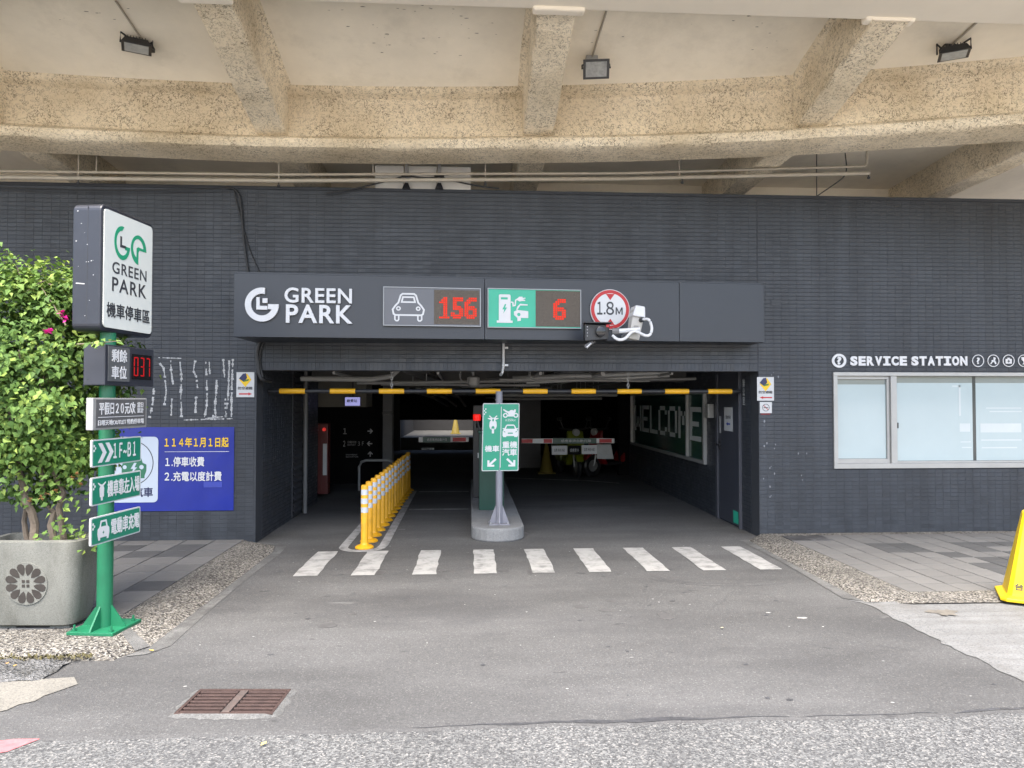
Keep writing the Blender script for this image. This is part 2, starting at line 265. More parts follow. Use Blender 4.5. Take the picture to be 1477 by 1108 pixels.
# ------------------------------------------------------------------ mesh helpers
def curve(pts, n=6):
    pts = [Vector(p) for p in pts]; out = []
    for i in range(len(pts) - 1):
        a, b, c, d = pts[max(i - 1, 0)], pts[i], pts[i + 1], pts[min(i + 2, len(pts) - 1)]
        for k in range(n):
            t = k / n; out.append(.5 * ((2 * b) + (c - a) * t + (2 * a - 5 * b + 4 * c - d) * t * t + (3 * b - a - 3 * c + d) * t ** 3))
    return out + [pts[-1]]
class MB:
    def __init__(s): s.v = []; s.f = []; s.t = []
    def add(s, v, f):
        k = len(s.v); s.v += [tuple(p) for p in v]; s.f += [tuple(i + k for i in q) for q in f]; return s
    def box(s, x0, x1, y0, y1, z0, z1):
        return s.add([(x0, y0, z0), (x1, y0, z0), (x1, y1, z0), (x0, y1, z0), (x0, y0, z1), (x1, y0, z1), (x1, y1, z1), (x0, y1, z1)],
                     [(3, 2, 1, 0), (4, 5, 6, 7), (0, 1, 5, 4), (1, 2, 6, 5), (2, 3, 7, 6), (3, 0, 4, 7)])
    def hexa(s, p):
        return s.add(p, [(3, 2, 1, 0), (4, 5, 6, 7), (0, 1, 5, 4), (1, 2, 6, 5), (2, 3, 7, 6), (3, 0, 4, 7)])
    def fbox(s, fr, u0, v0, u1, v1, n0, n1):
        return s.hexa([fr.at(u0, v0, n0), fr.at(u1, v0, n0), fr.at(u1, v1, n0), fr.at(u0, v1, n0), fr.at(u0, v0, n1), fr.at(u1, v0, n1), fr.at(u1, v1, n1), fr.at(u0, v1, n1)])
    def prism(s, fr, pts, n0, n1):
        k = len(pts)
        return s.add([fr.at(x, y, n0) for x, y in pts] + [fr.at(x, y, n1) for x, y in pts],
                     [tuple(range(k))[::-1], tuple(range(k, 2 * k))] + [(i, (i + 1) % k, k + (i + 1) % k, k + i) for i in range(k)])
    def tube(s, pts, r, n=8, cap=True):
        pts = [Vector(p) for p in pts]; rings = []
        rr = r if isinstance(r, (list, tuple)) else [r] * len(pts)
        for i, p in enumerate(pts):
            a = pts[max(i - 1, 0)]; b = pts[min(i + 1, len(pts) - 1)]
            t = (b - a).normalized()
            up = Vector((0, 0, 1)) if abs(t.z) < 0.9 else Vector((0, 1, 0))
            x = t.cross(up).normalized(); y = t.cross(x).normalized()
            rings.append([p + (x * math.cos(2 * math.pi * j / n) + y * math.sin(2 * math.pi * j / n)) * rr[i] for j in range(n)])
        v = [q for ring in rings for q in ring]; f = []
        for i in range(len(pts) - 1):
            for j in range(n):
                f.append((i * n + j, (i + 1) * n + j, (i + 1) * n + (j + 1) % n, i * n + (j + 1) % n))
        if cap: f += [tuple(range(n)), tuple(range((len(pts) - 1) * n, len(pts) * n))[::-1]]
        return s.add(v, f)
    def lathe(s, c, prof, n=20, axis='Z'):
        c = Vector(c); v = []; f = []
        for r, z in prof:
            for j in range(n):
                a = 2 * math.pi * j / n
                if axis == 'Z': v.append(c + Vector((r * math.cos(a), r * math.sin(a), z)))
                elif axis == 'X': v.append(c + Vector((z, r * math.cos(a), r * math.sin(a))))
                else: v.append(c + Vector((r * math.cos(a), z, r * math.sin(a))))
        for i in range(len(prof) - 1):
            for j in range(n):
                f.append((i * n + j, i * n + (j + 1) % n, (i + 1) * n + (j + 1) % n, (i + 1) * n + j))
        f += [tuple(range(n))[::-1], tuple(range((len(prof) - 1) * n, len(prof) * n))]
        return s.add(v, f)
    def sheet(s, pts):
        return s.add(pts, [tuple(range(len(pts)))])

ROOT = {}
def rootloc(o):
    while o.parent: o = o.parent
    return ROOT.get(o.name, Vector((0, 0, 0)))
def finish(o, m, smooth, bevel):
    me = o.data
    if m: me.materials.append(m)
    if smooth:
        for p in me.polygons: p.use_smooth = True
    if bevel:
        b = o.modifiers.new('bevel', 'BEVEL'); b.width = bevel; b.segments = 2; b.limit_method = 'ANGLE'
def part(name, mb, m, parent, smooth=False, bevel=0, label=None, kind=None, fix=True):
    loc = rootloc(parent)
    me = bpy.data.meshes.new(name); me.from_pydata([Vector(p) - loc for p in mb.v], [], mb.f)
    if mb.t: me.attributes.new('tone', 'FLOAT', 'POINT').data.foreach_set('value', mb.t)
    if fix: recalc(me)
    o = bpy.data.objects.new(name, me); col.objects.link(o); o.parent = parent
    finish(o, m, smooth, bevel)
    if smooth and not bevel: autosmooth(me)
    if label: o['label'] = label
    if kind: o['kind'] = kind
    return o
def recalc(me):
    b = bmesh.new(); b.from_mesh(me); bmesh.ops.recalc_face_normals(b, faces=b.faces); b.to_mesh(me); b.free()
def autosmooth(me):
    b = bmesh.new(); b.from_mesh(me)
    for e in b.edges:
        if len(e.link_faces) == 2 and e.calc_face_angle(0) > R(38): e.smooth = False
    b.to_mesh(me); b.free()
def tag(o, label=None, cat=None, group=None, kind=None):
    if label: o['label'] = label
    if cat: o['category'] = cat
    if group: o['group'] = group
    if kind: o['kind'] = kind
    return o
def thing(name, loc, label, cat, group=None):
    o = bpy.data.objects.new(name, None); col.objects.link(o); o.location = loc; o.empty_display_size = 0.1
    ROOT[o.name] = Vector(loc); return tag(o, label, cat, group)
def solo(name, mb, m, label=None, cat=None, group=None, kind=None, smooth=False, bevel=0, base=None, fix=True):
    vs_ = [Vector(p) for p in mb.v]
    if base is None:
        xs = [p.x for p in vs_]; ys = [p.y for p in vs_]; zs = [p.z for p in vs_]
        base = Vector(((min(xs) + max(xs)) / 2, (min(ys) + max(ys)) / 2, min(zs)))
    base = Vector(base)
    me = bpy.data.meshes.new(name); me.from_pydata([p - base for p in vs_], [], mb.f)
    if fix: recalc(me)
    o = bpy.data.objects.new(name, me); col.objects.link(o); o.location = base; ROOT[o.name] = base
    finish(o, m, smooth, bevel)
    if smooth and not bevel: autosmooth(me)
    return tag(o, label, cat, group, kind)
def copy_tree(o, parent=None, loc=None):
    c = o.copy(); col.objects.link(c); c.parent = parent
    if loc is not None: c.location = loc; ROOT[c.name] = Vector(loc)
    for ch in list(o.children): copy_tree(ch, c)
    return c

# flat figures: filled outlines with holes, and lettering
_tmp = []
def curve_mesh(cu):
    o = bpy.data.objects.new('tmp', cu); col.objects.link(o)
    dg = bpy.context.evaluated_depsgraph_get(); dg.update()
    me = bpy.data.meshes.new_from_object(o.evaluated_get(dg))
    v = [tuple(p.co) for p in me.vertices]; f = [tuple(p.vertices) for p in me.polygons]
    bpy.data.objects.remove(o); bpy.data.curves.remove(cu); bpy.data.meshes.remove(me)
    return v, f
def glyphs(s, bold=0.0, extrude=0.02, spacing=1.0, shear=0.0, line=1.0):
    cu = bpy.data.curves.new('t', 'FONT'); cu.body = s; cu.offset = bold; cu.extrude = extrude; cu.space_character = spacing; cu.resolution_u = 4
    cu.shear = shear; cu.space_line = line
    return curve_mesh(cu)
def outline(loops, extrude=0.02):
    cu = bpy.data.curves.new('s', 'CURVE'); cu.dimensions = '2D'; cu.fill_mode = 'BOTH'; cu.extrude = extrude
    for lp in loops:
        sp = cu.splines.new('POLY'); sp.points.add(len(lp) - 1); sp.use_cyclic_u = True
        for p, q in zip(sp.points, lp): p.co = (q[0], q[1], 0, 1)
    return curve_mesh(cu)
def onto(mb, fr, vf, box, n0, thick, ext=0.02, keep=False):
    v, f = vf
    xs = [p[0] for p in v]; ys = [p[1] for p in v]
    x0, x1, y0, y1 = min(xs), max(xs), min(ys), max(ys)
    u0, v0, u1, v1 = box
    sx = (u1 - u0) / (x1 - x0); sy = (v1 - v0) / (y1 - y0)
    if keep:
        k = min(sx, sy); cx, cy = (u0 + u1) / 2, (v0 + v1) / 2
        u0 = cx - k * (x1 - x0) / 2; v0 = cy - k * (y1 - y0) / 2; sx = sy = k
    mb.add([fr.at(u0 + (p[0] - x0) * sx, v0 + (p[1] - y0) * sy, n0 + thick * (p[2] + ext) / (2 * ext)) for p in v], f)
    return mb
def text(name, s, fr, box, m, parent, bold=0.0, n0=0.003, thick=0.001, spacing=1.0, keep=False, line=1.0, label=None):
    if any(ord(ch) > 0x2000 for ch in s):
        vf = glyphs(s, 0.0, spacing=spacing, line=line); em = (box[3] - box[1]) / (1 + s.count('\n') * 1.15); d = bold * em * .9
        ew = (box[2] - box[0]) / max(len(x) for x in s.split('\n')); e = bold * ew * .9
        mb = MB()
        for k_, (a, b) in enumerate(((0, 0), (-e, 0), (e, 0), (0, d), (0, -d)) if bold else ((0, 0),)):
            onto(mb, fr, vf, (box[0] + a, box[1] + b, box[2] + a, box[3] + b), n0 + k_ * .0004, thick, keep=keep)
    else: mb = onto(MB(), fr, glyphs(s, bold, spacing=spacing, line=line), box, n0, thick, keep=keep)
    return part(name, mb, m, parent, label=label, fix=False)
def figure(name, loops, fr, box, m, parent, n0=0.003, thick=0.001, keep=False, label=None):
    mb = onto(MB(), fr, outline(loops), box, n0, thick, keep=keep)
    return part(name, mb, m, parent, label=label, fix=False)
def circ(cx, cy, r, n=28, a0=0, a1=360, ry=None):
    ry = ry or r; full = abs(a1 - a0) >= 360
    k = n if full else n + 1
    return [(cx + r * math.cos(R(a0 + (a1 - a0) * i / n)), cy + ry * math.sin(R(a0 + (a1 - a0) * i / n))) for i in range(k)]
def rrect(x0, y0, x1, y1, r, n=5):
    p = []
    for cx, cy, a in ((x1 - r, y1 - r, 0), (x0 + r, y1 - r, 90), (x0 + r, y0 + r, 180), (x1 - r, y0 + r, 270)):
        p += [(cx + r * math.cos(R(a + 90 * i / n)), cy + r * math.sin(R(a + 90 * i / n))) for i in range(n + 1)]
    return p
def stroke(pts, wd, closed=False):
    """outline loops of a polyline with mitred corners"""
    n = len(pts); L = []; Rr = []
    for i in range(n):
        p = Vector(pts[i] + (0,)) if len(pts[i]) == 2 else Vector(pts[i])
        a = pts[(i - 1) % n] if (closed or i > 0) else None
        b = pts[(i + 1) % n] if (closed or i < n - 1) else None
        d1 = Vector((pts[i][0] - a[0], pts[i][1] - a[1])).normalized() if a else None
        d2 = Vector((b[0] - pts[i][0], b[1] - pts[i][1])).normalized() if b else None
        if d1 is None: d1 = d2
        if d2 is None: d2 = d1
        n1 = Vector((-d1.y, d1.x)); n2 = Vector((-d2.y, d2.x)); m_ = (n1 + n2)
        if m_.length < 1e-4: m_ = n1
        m_.normalize(); k = wd / 2 / max(0.35, m_.dot(n1))
        L.append((pts[i][0] + m_.x * k, pts[i][1] + m_.y * k)); Rr.append((pts[i][0] - m_.x * k, pts[i][1] - m_.y * k))
    return [L, Rr] if closed else [L + Rr[::-1]]

# ================================================================== GROUND
def jag(x0, x1, y, amp, step, seed):
    r = random.Random(seed); n = int((x1 - x0) / step); off = 0; out = []
    for i in range(n + 1):
        off = off * 0.8 + r.uniform(-amp, amp)
        out.append((x0 + (x1 - x0) * i / n, y + off))
    return out
WALL = 8.5
ground = solo('ground', MB().sheet([(-400, -400, -0.03), (400, -400, -0.03), (400, 400, -0.03), (-400, 400, -0.03)]), ground_m, kind='structure', base=(0, 0, 0))
road = solo('road', MB().sheet([(-40, -2.5, 0), (40, -2.5, 0), (40, 3.95, 0), (-40, 3.95, 0)]), coarse_m, kind='structure', base=(0, 0, 0))
front = jag(-14, 8, 3.70, 0.012, 0.09, 3)
outl = [(x, y, 0.005) for x, y in front] + [(8, WALL, 0.005), (9, WALL + 0.1, 0.005), (9, 24, 0.005), (-7, 24, 0.005), (-7, WALL + 0.1, 0.005), (-8, WALL, 0.005), (-14, WALL, 0.005)]
mb = MB().sheet(outl)
for (xa, ya), (xb, yb) in zip(front, front[1:]): mb.sheet([(xa, ya, .005), (xb, yb, .005), (xb, yb - .03, .0002), (xa, ya - .03, .0002)])   # feathered edge
driveway = solo('driveway', mb, fine_m, kind='structure', base=(0, 0, 0))
# tar seam where the driveway meets the road
mb = MB(); r_ = random.Random(11)
seam = [(x, y) for x, y in front if x > -0.6]
rag = [(x, y, max(0.0, .5 + .5 * math.sin(x * 2.1) + r_.uniform(-.5, .5)) * min(1, max(0, (x + .4) / .8))) for x, y in seam]
for (xa, ya, wa), (xb, yb, wb) in zip(rag, rag[1:]):
    if wa + wb < .08: continue
    mb.sheet([(xa, ya - .006 * wa, .0068), (xb, yb - .006 * wb, .0068), (xb, yb + .005 + .022 * wb, .0068), (xa, ya + .005 + .022 * wa, .0068)])
part('tar_seam', mb, tar_m, driveway)
# crosswalk bars
far = [(458, 487), (533, 558), (608, 635), (683, 711), (755, 784), (825, 853), (895, 925), (963, 994), (1033, 1063)]
for i, (a, b) in enumerate(far):
    xm = (G(a, 797 - i * 1.35).x + G(b, 797 - i * 1.35).x) / 2
    r_ = random.Random(30 + i); y0, y1 = 6.88, 7.98; hw = 0.112
    p = []
    for k in range(9): p.append((xm - hw + r_.uniform(-.008, .008), y0 + (y1 - y0) * k / 8, 0.0095))
    for k in range(9): p.append((xm + hw + r_.uniform(-.008, .008), y1 - (y1 - y0) * k / 8, 0.0095))
    part('crosswalk_bar', MB().sheet(p), stripe_m, driveway)
# white line looped round the bollards
mid = [(-1.42, 13.2), (-1.43, 10), (-1.43, 8.3)] + [(-1.21 + 0.22 * math.cos(R(a)), 8.22 + 0.24 * math.sin(R(a))) for a in range(190, 355, 15)] + [(-0.985, 8.3), (-1.0, 10), (-1.02, 13.2)]
lp = stroke(mid, 0.1)[0]
k = len(lp) // 2; mb = MB()
for i in range(k - 1): mb.sheet([(lp[i][0], lp[i][1], .0095), (lp[i + 1][0], lp[i + 1][1], .0095), (lp[-2 - i][0], lp[-2 - i][1], .0095), (lp[-1 - i][0], lp[-1 - i][1], .0095)])
part('lane_line', mb, line_m, driveway)
for Y in (10.9, 13.0):
    part('lane_line', MB().sheet([(-0.92, Y, .0095), (-0.02, Y, .0095), (-0.02, Y + .1, .0095), (-0.92, Y + .1, .0095)]), line_m, driveway)
mb = MB(); pts = [(0.8, 15.2), (1.6, 14.9), (2.4, 14.6), (3.0, 14.1)]
for a, b in zip(pts, pts[1:]): mb.sheet([(a[0], a[1], .0095), (b[0], b[1], .0095), (b[0], b[1] + .12, .0095), (a[0], a[1] + .12, .0095)])
part('lane_line', mb, line_m, driveway)
# scraps of a red kerb line on the road
a = G(55, 1066); 
part('red_paint_patch', MB().sheet([(-2.62, 3.52, .004), (-2.37, 3.50, .004), (-2.2, 3.56, .004), (-2.12, 3.685, .004), (-2.25, 3.69, .004), (-2.42, 3.64, .004)]), pink_m, road)
# black tyre scuffs and gum spots
mb = MB(); r_ = random.Random(5)
for i in range(70):
    x, y = r_.uniform(-2.0, 3.2), r_.uniform(3.9, 8.3); s = r_.uniform(.006, .02)
    q = [(x + s * r_.uniform(.7, 1.5) * math.cos(t), y + s * r_.uniform(.6, 1.1) * math.sin(t), .0068) for t in [j * math.pi / 4 for j in range(8)]]
    mb.sheet(q)
part('gum_spots', mb, tar_m, driveway, kind='stuff')
mb = MB()
for i in range(60):
    x, y = r_.uniform(-2.0, 3.2), r_.uniform(3.8, 8.3); s = r_.uniform(.004, .011)
    mb.sheet([(x + s * r_.uniform(.6, 1.5) * math.cos(t), y + s * r_.uniform(.5, 1.1) * math.sin(t), .0068) for t in [j * math.pi / 3 for j in range(6)]])
for x, y, s in ((2.55, 5.35, .035), (1.05, 4.6, .012), (2.35, 5.5, .018)):
    mb.sheet([(x + s * r_.uniform(.8, 1.4) * math.cos(t), y + s * r_.uniform(.5, .9) * math.sin(t), .0072) for t in [j * math.pi / 4 for j in range(8)]])
part('paint_flecks', mb, stripe_m, driveway, kind='stuff')

# curved tyre marks
mark_m = mat('faint_tyre_rubber', (0.07, 0.07, 0.071), .8, .2, 6)
for cx_, cy_, ra, rb, a0, a1 in ((2.35, 6.75, .62, .36, 170, 350), (2.45, 6.72, .78, .42, 190, 330), (-.55, 5.9, .5, 1.1, 40, 120)):
    pts = [(cx_ + ra * math.cos(R(a)), cy_ + rb * math.sin(R(a))) for a in range(a0, a1 + 1, 10)]
    lp = stroke(pts, .014)[0]; k = len(lp) // 2; mb = MB()
    for i in range(k - 1): mb.sheet([(*lp[i], .0062), (*lp[i + 1], .0062), (*lp[-2 - i], .0062), (*lp[-1 - i], .0062)])
    part('tyre_mark', mb, mark_m, driveway)
# hairline cracks and oil drips
mb = MB(); r_ = random.Random(77)
for (x, y, a) in ((2.6, 5.9, 2.4), (-1.75, 5.6, 1.4), (3.0, 4.6, 2.0)):
    for k in range(r_.randint(16, 30)):
        a += r_.uniform(-.5, .5); L_ = r_.uniform(.02, .05); x2, y2 = x + L_ * math.cos(a), y + L_ * math.sin(a); wd = r_.uniform(.0007, .0018); nx_, ny_ = -math.sin(a) * wd, math.cos(a) * wd
        if r_.random() > .12: mb.sheet([(x - nx_, y - ny_, .0066), (x2 - nx_, y2 - ny_, .0066), (x2 + nx_, y2 + ny_, .0066), (x + nx_, y + ny_, .0066)])
        x, y = x2, y2
part('hairline_cracks', mb, tar_m, driveway, kind='stuff', fix=False)
mb = MB()
for i in range(14):
    x, y = r_.choice((-.6, 1.4, 2.1, .9)) + r_.gauss(0, .3), r_.uniform(5.2, 9.5); sx_, sy_ = r_.uniform(.02, .07), r_.uniform(.03, .12)
    mb.sheet([(x + sx_ * r_.uniform(.7, 1.2) * math.cos(t), y + sy_ * r_.uniform(.7, 1.2) * math.sin(t), .0064) for t in [j * math.pi / 7 for j in range(14)]])
part('oil_drips', mb, mat('oil_dark_asphalt', (.086, .085, .084), .6, .2, 12), driveway, kind='stuff', fix=False)
# --- left pavement
SW = 0.05
pav_l = solo('pavement_left', MB().box(-9, -2.6, 5.28, WALL, 0.006, SW - 0.012), bed_m, kind='structure', base=(0, 0, 0))
tile_mesh = {}
def tile(parent, x, y, sx, sy, m, key):
    if key not in tile_mesh:
        e = 0.004; h = 0.02
        mb = MB().add([(-sx / 2, -sy / 2, 0), (sx / 2, -sy / 2, 0), (sx / 2, sy / 2, 0), (-sx / 2, sy / 2, 0),
                       (-sx / 2 + e, -sy / 2 + e, h), (sx / 2 - e, -sy / 2 + e, h), (sx / 2 - e, sy / 2 - e, h), (-sx / 2 + e, sy / 2 - e, h)],
                      [(4, 5, 6, 7), (0, 1, 5, 4), (1, 2, 6, 5), (2, 3, 7, 6), (3, 0, 4, 7)])
        me = bpy.data.meshes.new('paving_tile'); me.from_pydata(mb.v, [], mb.f); me.materials.append(m); tile_mesh[key] = me
    o = bpy.data.objects.new('paving_tile', tile_mesh[key]); col.objects.link(o); o.parent = parent
    o.location = (x, y, SW - 0.02 + rnd.uniform(-0.0015, 0.0015)); o.rotation_euler = (rnd.uniform(-.004, .004), rnd.uniform(-.004, .004), rnd.uniform(-.006, .006))
darkl = {(1, 7), (2, 7), (3, 8), (1, 8), (5, 6), (0, 3), (4, 3)}
for i in range(9):
    for j in range(10):
        x = -2.79 - i * 0.33; y = 5.46 + j * 0.33
        if y > 8.45: continue
        tile(pav_l, x, y, 0.322, 0.322, tiled_m if (i, j) in darkl else tile_m, ('l', (i, j) in darkl))
mb = MB()
mb.sheet([(-9, 4.88, .05), (-2.42, 4.88, .05), (-2.42, 5.28, .05), (-9, 5.28, .05)])
mb.sheet([(-9, 4.74, .002), (-2.27, 4.74, .002), (-2.42, 4.88, .05), (-9, 4.88, .05)])
mb.sheet([(-2.27, 4.74, .002), (-2.15, 4.98, .002), (-2.42, 5.28, .05), (-2.42, 4.88, .05)])
mb.sheet([(-2.62, 5.28, .05), (-2.42, 5.28, .05), (-2.42, 8.25, .05), (-2.62, 8.25, .05)])
mb.sheet([(-2.42, 5.28, .05), (-2.15, 4.98, .002), (-2.15, 8.0, .002), (-2.42, 8.25, .05)])
mb.sheet([(-2.62, 8.25, .05), (-2.42, 8.25, .05), (-2.15, 8.0, .002), (-2.22, 8.35, .002), (-2.5, 8.49, .002), (-2.62, 8.49, .04)])
kerb_l = solo('pebble_kerb_left', mb, pebble_m, kind='structure', base=(0, 0, 0), smooth=False)
mb = MB()
ed = [(-2.15, 4.98), (-2.15, 6), (-2.15, 7), (-2.15, 8.0), (-2.22, 8.35), (-2.5, 8.49)]
r_ = random.Random(8)
od = [(-2.03, 5.0), (-2.07, 6), (-2.08, 7), (-2.06, 7.95), (-2.10, 8.4), (-2.42, 8.54)]
for i in range(5): mb.sheet([(*ed[i], .010), (*ed[i + 1], .010), (*od[i + 1], .008), (*od[i], .008)])
mb.sheet([(-2.15, 4.98, .011), (-2.03, 5.0, .009), (-2.12, 4.84, .009), (-2.24, 4.80, .011)])
mb.sheet([(-2.62, 5.27, .053), (-2.42, 5.26, .053), (-2.16, 4.99, .013), (-2.22, 4.9, .013), (-2.44, 5.17, .053), (-2.62, 5.2, .053)])
part('mortar_edge', mb, mortar_m, kerb_l)
# broken concrete kerb with moss, gutter
r_ = random.Random(21); mb = MB(); N = 26
rows = [(4.72, .03), (4.64, .045), (4.55, .04), (4.46, .02), (4.40, .004)]
for i in range(N + 1):
    x = -4.4 + (1.86) * i / N
    fade = max(0.0, min(1.0, (-2.5 - x) / 0.35))
    for (y, z) in rows: mb.v.append((x + r_.uniform(-.012, .012), y + 0.14 * (x + 2.9) * 0.35 + r_.uniform(-.018, .018), .005 + max(0, z * (0.25 + 0.75 * fade) + r_.uniform(-.01, .012))))
for i in range(N):
    for j in range(4): mb.f.append((i * 5 + j, (i + 1) * 5 + j, (i + 1) * 5 + j + 1, i * 5 + j + 1))
kerb_b = solo('broken_kerb', mb, crumb_m, kind='structure', base=(0, 0, 0), smooth=True)
mb = MB(); r_ = random.Random(4)
for i in range(900):
    x = r_.uniform(-4.3, -2.42); y = 4.735 + 0.05 * (x + 2.9) + r_.gauss(0, .02 + .018 * max(0, -2.7 - x)); s = r_.uniform(.006, .016); a = r_.uniform(0, 6.28); t = r_.uniform(.2, 1)
    dx, dy = math.cos(a) * s, math.sin(a) * s
    mb.add([(x - dx, y - dy, .03), (x + dy * .5, y - dx * .5, .035 + s * t), (x + dx, y + dy, .04 + s * t), (x - dy * .5, y + dx * .5, .033 + s * t * .5)], [(0, 1, 2, 3)])
solo('moss', mb, mat('dry_moss', (0.085, 0.075, 0.03), 0.95, 0.4, 25), label='brown-green moss and dirt filling the crack of the broken kerb', cat='moss', kind='stuff', fix=False)
g = [(-6, 4.42), (-2.62, 4.44), (-2.38, 4.47), (-2.30, 4.36), (-2.36, 4.26), (-2.40, 4.2), (-2.41, 4.13), (-2.47, 4.09), (-2.49, 4.02), (-2.56, 3.97), (-2.58, 3.91), (-2.66, 3.86), (-2.72, 3.80), (-2.82, 3.77), (-6, 3.78)]
solo('gutter', MB().sheet([(x, y, .0095) for x, y in g]), gutter_m, kind='structure', base=(0, 0, 0))

# --- right pavement
pav_r = solo('pavement_right', MB().box(3.72, 9, 5.86, 8.36, 0.006, SW - 0.012), bed_m, kind='structure', base=(0, 0, 0))
darkr = {(3, 7), (4, 7), (3, 6), (4, 6), (5, 5), (7, 7), (8, 7), (9, 7), (7, 6), (6, 4), (7, 4), (8, 4), (5, 3), (6, 3), (5, 2), (6, 2), (7, 3), (8, 5), (9, 5), (9, 3), (10, 6), (10, 4), (11, 5)}
for i in range(15):
    for j in range(10):
        x = 3.85 + i * 0.25; y = 5.99 + j * 0.25
        if i in (0, 1) and j == 9: continue
        d = (i, j) in darkr
        tile(pav_r, x, y, 0.245, 0.245, tiled_m if d else tile_m, ('r', d))
manhole = solo('cover_plate', MB().box(3.73, 4.22, 8.05, 8.33, 0.03, SW + .004), mat('dark_slate', (0.055, 0.054, 0.054), 0.6, 0.3, 9, dirt=0.5, dcol=(0.25, 0.25, 0.25), dscale=6), label='dark rectangular cover plate set in the paving at the wall foot', cat='cover', bevel=.003)
mb = MB()
mb.sheet([(3.47, 5.86, .05), (3.72, 5.86, .05), (3.72, 8.36, .05), (3.47, 8.36, .05)])
mb.sheet([(3.25, 5.72, .003), (3.47, 5.86, .05), (3.47, 8.36, .05), (3.30, 8.3, .003)])
mb.sheet([(3.25, 5.72, .003), (3.6, 5.58, .035), (9, 5.50, .035), (9, 5.86, .05), (3.47, 5.86, .05)])
mb.sheet([(3.30, 8.3, .003), (3.47, 8.36, .05), (9, 8.36, .05), (9, 8.497, .05), (3.55, 8.497, .05)])
kerb_r = solo('pebble_kerb_right', mb, pebble_m, kind='structure', base=(0, 0, 0))
mb = MB(); r_ = random.Random(9)
inner = [(3.20, 8.32), (3.22, 7.6), (3.21, 7.0), (3.18, 6.4), (3.14, 5.85)]; outer = [(3.31, 8.32), (3.29, 7.6), (3.28, 7.0), (3.27, 6.4), (3.26, 5.74)]
for i in range(4): mb.sheet([(*inner[i], .0095), (*inner[i + 1], .0095), (*outer[i + 1], .013), (*outer[i], .013)])
part('mortar_edge', mb, mortar_m, kerb_r)
ax = [(3.15, 5.80)]
for i in range(34):
    y = 5.72 - i * 0.055; ax.append((3.235 + 0.03 * (5.72 - y) + r_.gauss(0, .014), y))
n = len(ax); mb = MB()
for x, y in ax: mb.v.append((x, y, .0095))
for x, y in ax: mb.v.append((x + .16, min(y + .0, 5.66), .026 + r_.uniform(-.004, .004)))
for x, y in ax: mb.v.append((9.0, min(y, 5.56), .031))
for k_ in range(2):
    for i in range(n - 1): mb.f.append((k_ * n + i, k_ * n + i + 1, (k_ + 1) * n + i + 1, (k_ + 1) * n + i))
apron = solo('concrete_apron', mb, apron_m, kind='structure', base=(0, 0, 0))
a = G(1362, 884, .03)
part('rust_stain', MB().sheet([(a.x + .10 * math.cos(t) * (1 + .3 * math.sin(3 * t) + .2 * math.sin(7 * t)), a.y + .10 * math.sin(t) * (1 + .3 * math.cos(2 * t) + .15 * math.sin(9 * t)), .0325) for t in [j * math.pi / 20 for j in range(40)]]), mat('rust_stain', (0.15, 0.137, 0.115), 0.9, 0.3, 14, dirt=0.95, dcol=(0.085, 0.07, 0.05), dscale=9), apron)

# ================================================================== GARAGE BUILDING
XL, XR, ZT, TOP = -2.50, 3.53, 2.03, 4.17
fac = Frame((0, WALL, 0), (1, 0, 0))
wx0, wz1 = fac.px(1201, 537); wz0 = fac.px(1204, 676)[1]; wx1 = wx0 + 4.4
gar = thing('parking_garage', (0.5, WALL + .2, 0), 'dark grey tiled parking garage front with a wide vehicle entrance', 'building')
TH = 0.25
part('facade_wall', MB().box(-16, XL, WALL + .0024, WALL + TH, 0, TOP), joint_m, gar, label='dark tiled wall left of the entrance')
part('facade_wall', MB().box(XL, XR, WALL + .0024, WALL + TH, ZT, TOP), joint_m, gar, label='dark tiled wall above the entrance')
mb = MB().box(XR, wx0, WALL + .0024, WALL + TH, 0, TOP).box(wx0, wx1, WALL + .0024, WALL + TH, 0, wz0).box(wx0, wx1, WALL + .0024, WALL + TH, wz1, TOP).box(wx1, 16, WALL + .0024, WALL + TH, 0, TOP)
part('facade_wall', mb, joint_m, gar, label='dark tiled wall right of the entrance')
def bricks(fr, u0, u1, v0, v1, holes=(), bw=0.097, bh=0.0485, seed=1, jn=0.0045, ju=0.0018):
    mb = MB(); r = random.Random(seed); e = 0.003
    nu = int((u1 - u0) / bw); nv = int((v1 - v0) / bh)
    for j in range(nv + 1):
        for i in range(nu + 1):
            a, b = u0 + i * bw + ju / 2, min(u0 + (i + 1) * bw - ju / 2, u1)
            c, d = v0 + j * bh + jn / 2, min(v0 + (j + 1) * bh - jn / 2, v1)
            if b - a < .02 or d - c < .012: continue
            skip = False
            for (h0, k0, h1, k1) in holes:
                if a < h1 and b > h0 and c < k1 and d > k0:
                    if a < h0 - .02: b = h0 - .002
                    elif b > h1 + .02: a = h1 + .002
                    elif c < k0 - .012: d = k0 - .002
                    elif d > k1 + .012: c = k1 + .002
                    else: skip = True
            if skip: continue
            t = r.uniform(-.0007, .0007); t2 = r.uniform(-.0004, .0004)
            mb.t += [max(-1, min(1, r.gauss(0, .5)))] * 8
            mb.add([fr.at(a, c, -.003), fr.at(b, c, -.003), fr.at(b, d, -.003), fr.at(a, d, -.003),
                    fr.at(a + .0004, c + e * .4, t), fr.at(b - .0004, c + e * .4, t + t2), fr.at(b - .0004, d - e * .8, t + t2), fr.at(a + .0004, d - e * .8, t)],
                   [(4, 5, 6, 7), (0, 1, 5, 4), (1, 2, 6, 5), (2, 3, 7, 6), (3, 0, 4, 7)])
    return mb
part('tile_facing', bricks(fac, -6.6, XL, 0.0, TOP, seed=2), brick_m, gar, kind='stuff', fix=False)
part('tile_facing', bricks(fac, XL + .002, XR, ZT + .1, TOP, seed=3), brick_m, gar, kind='stuff', fix=False)
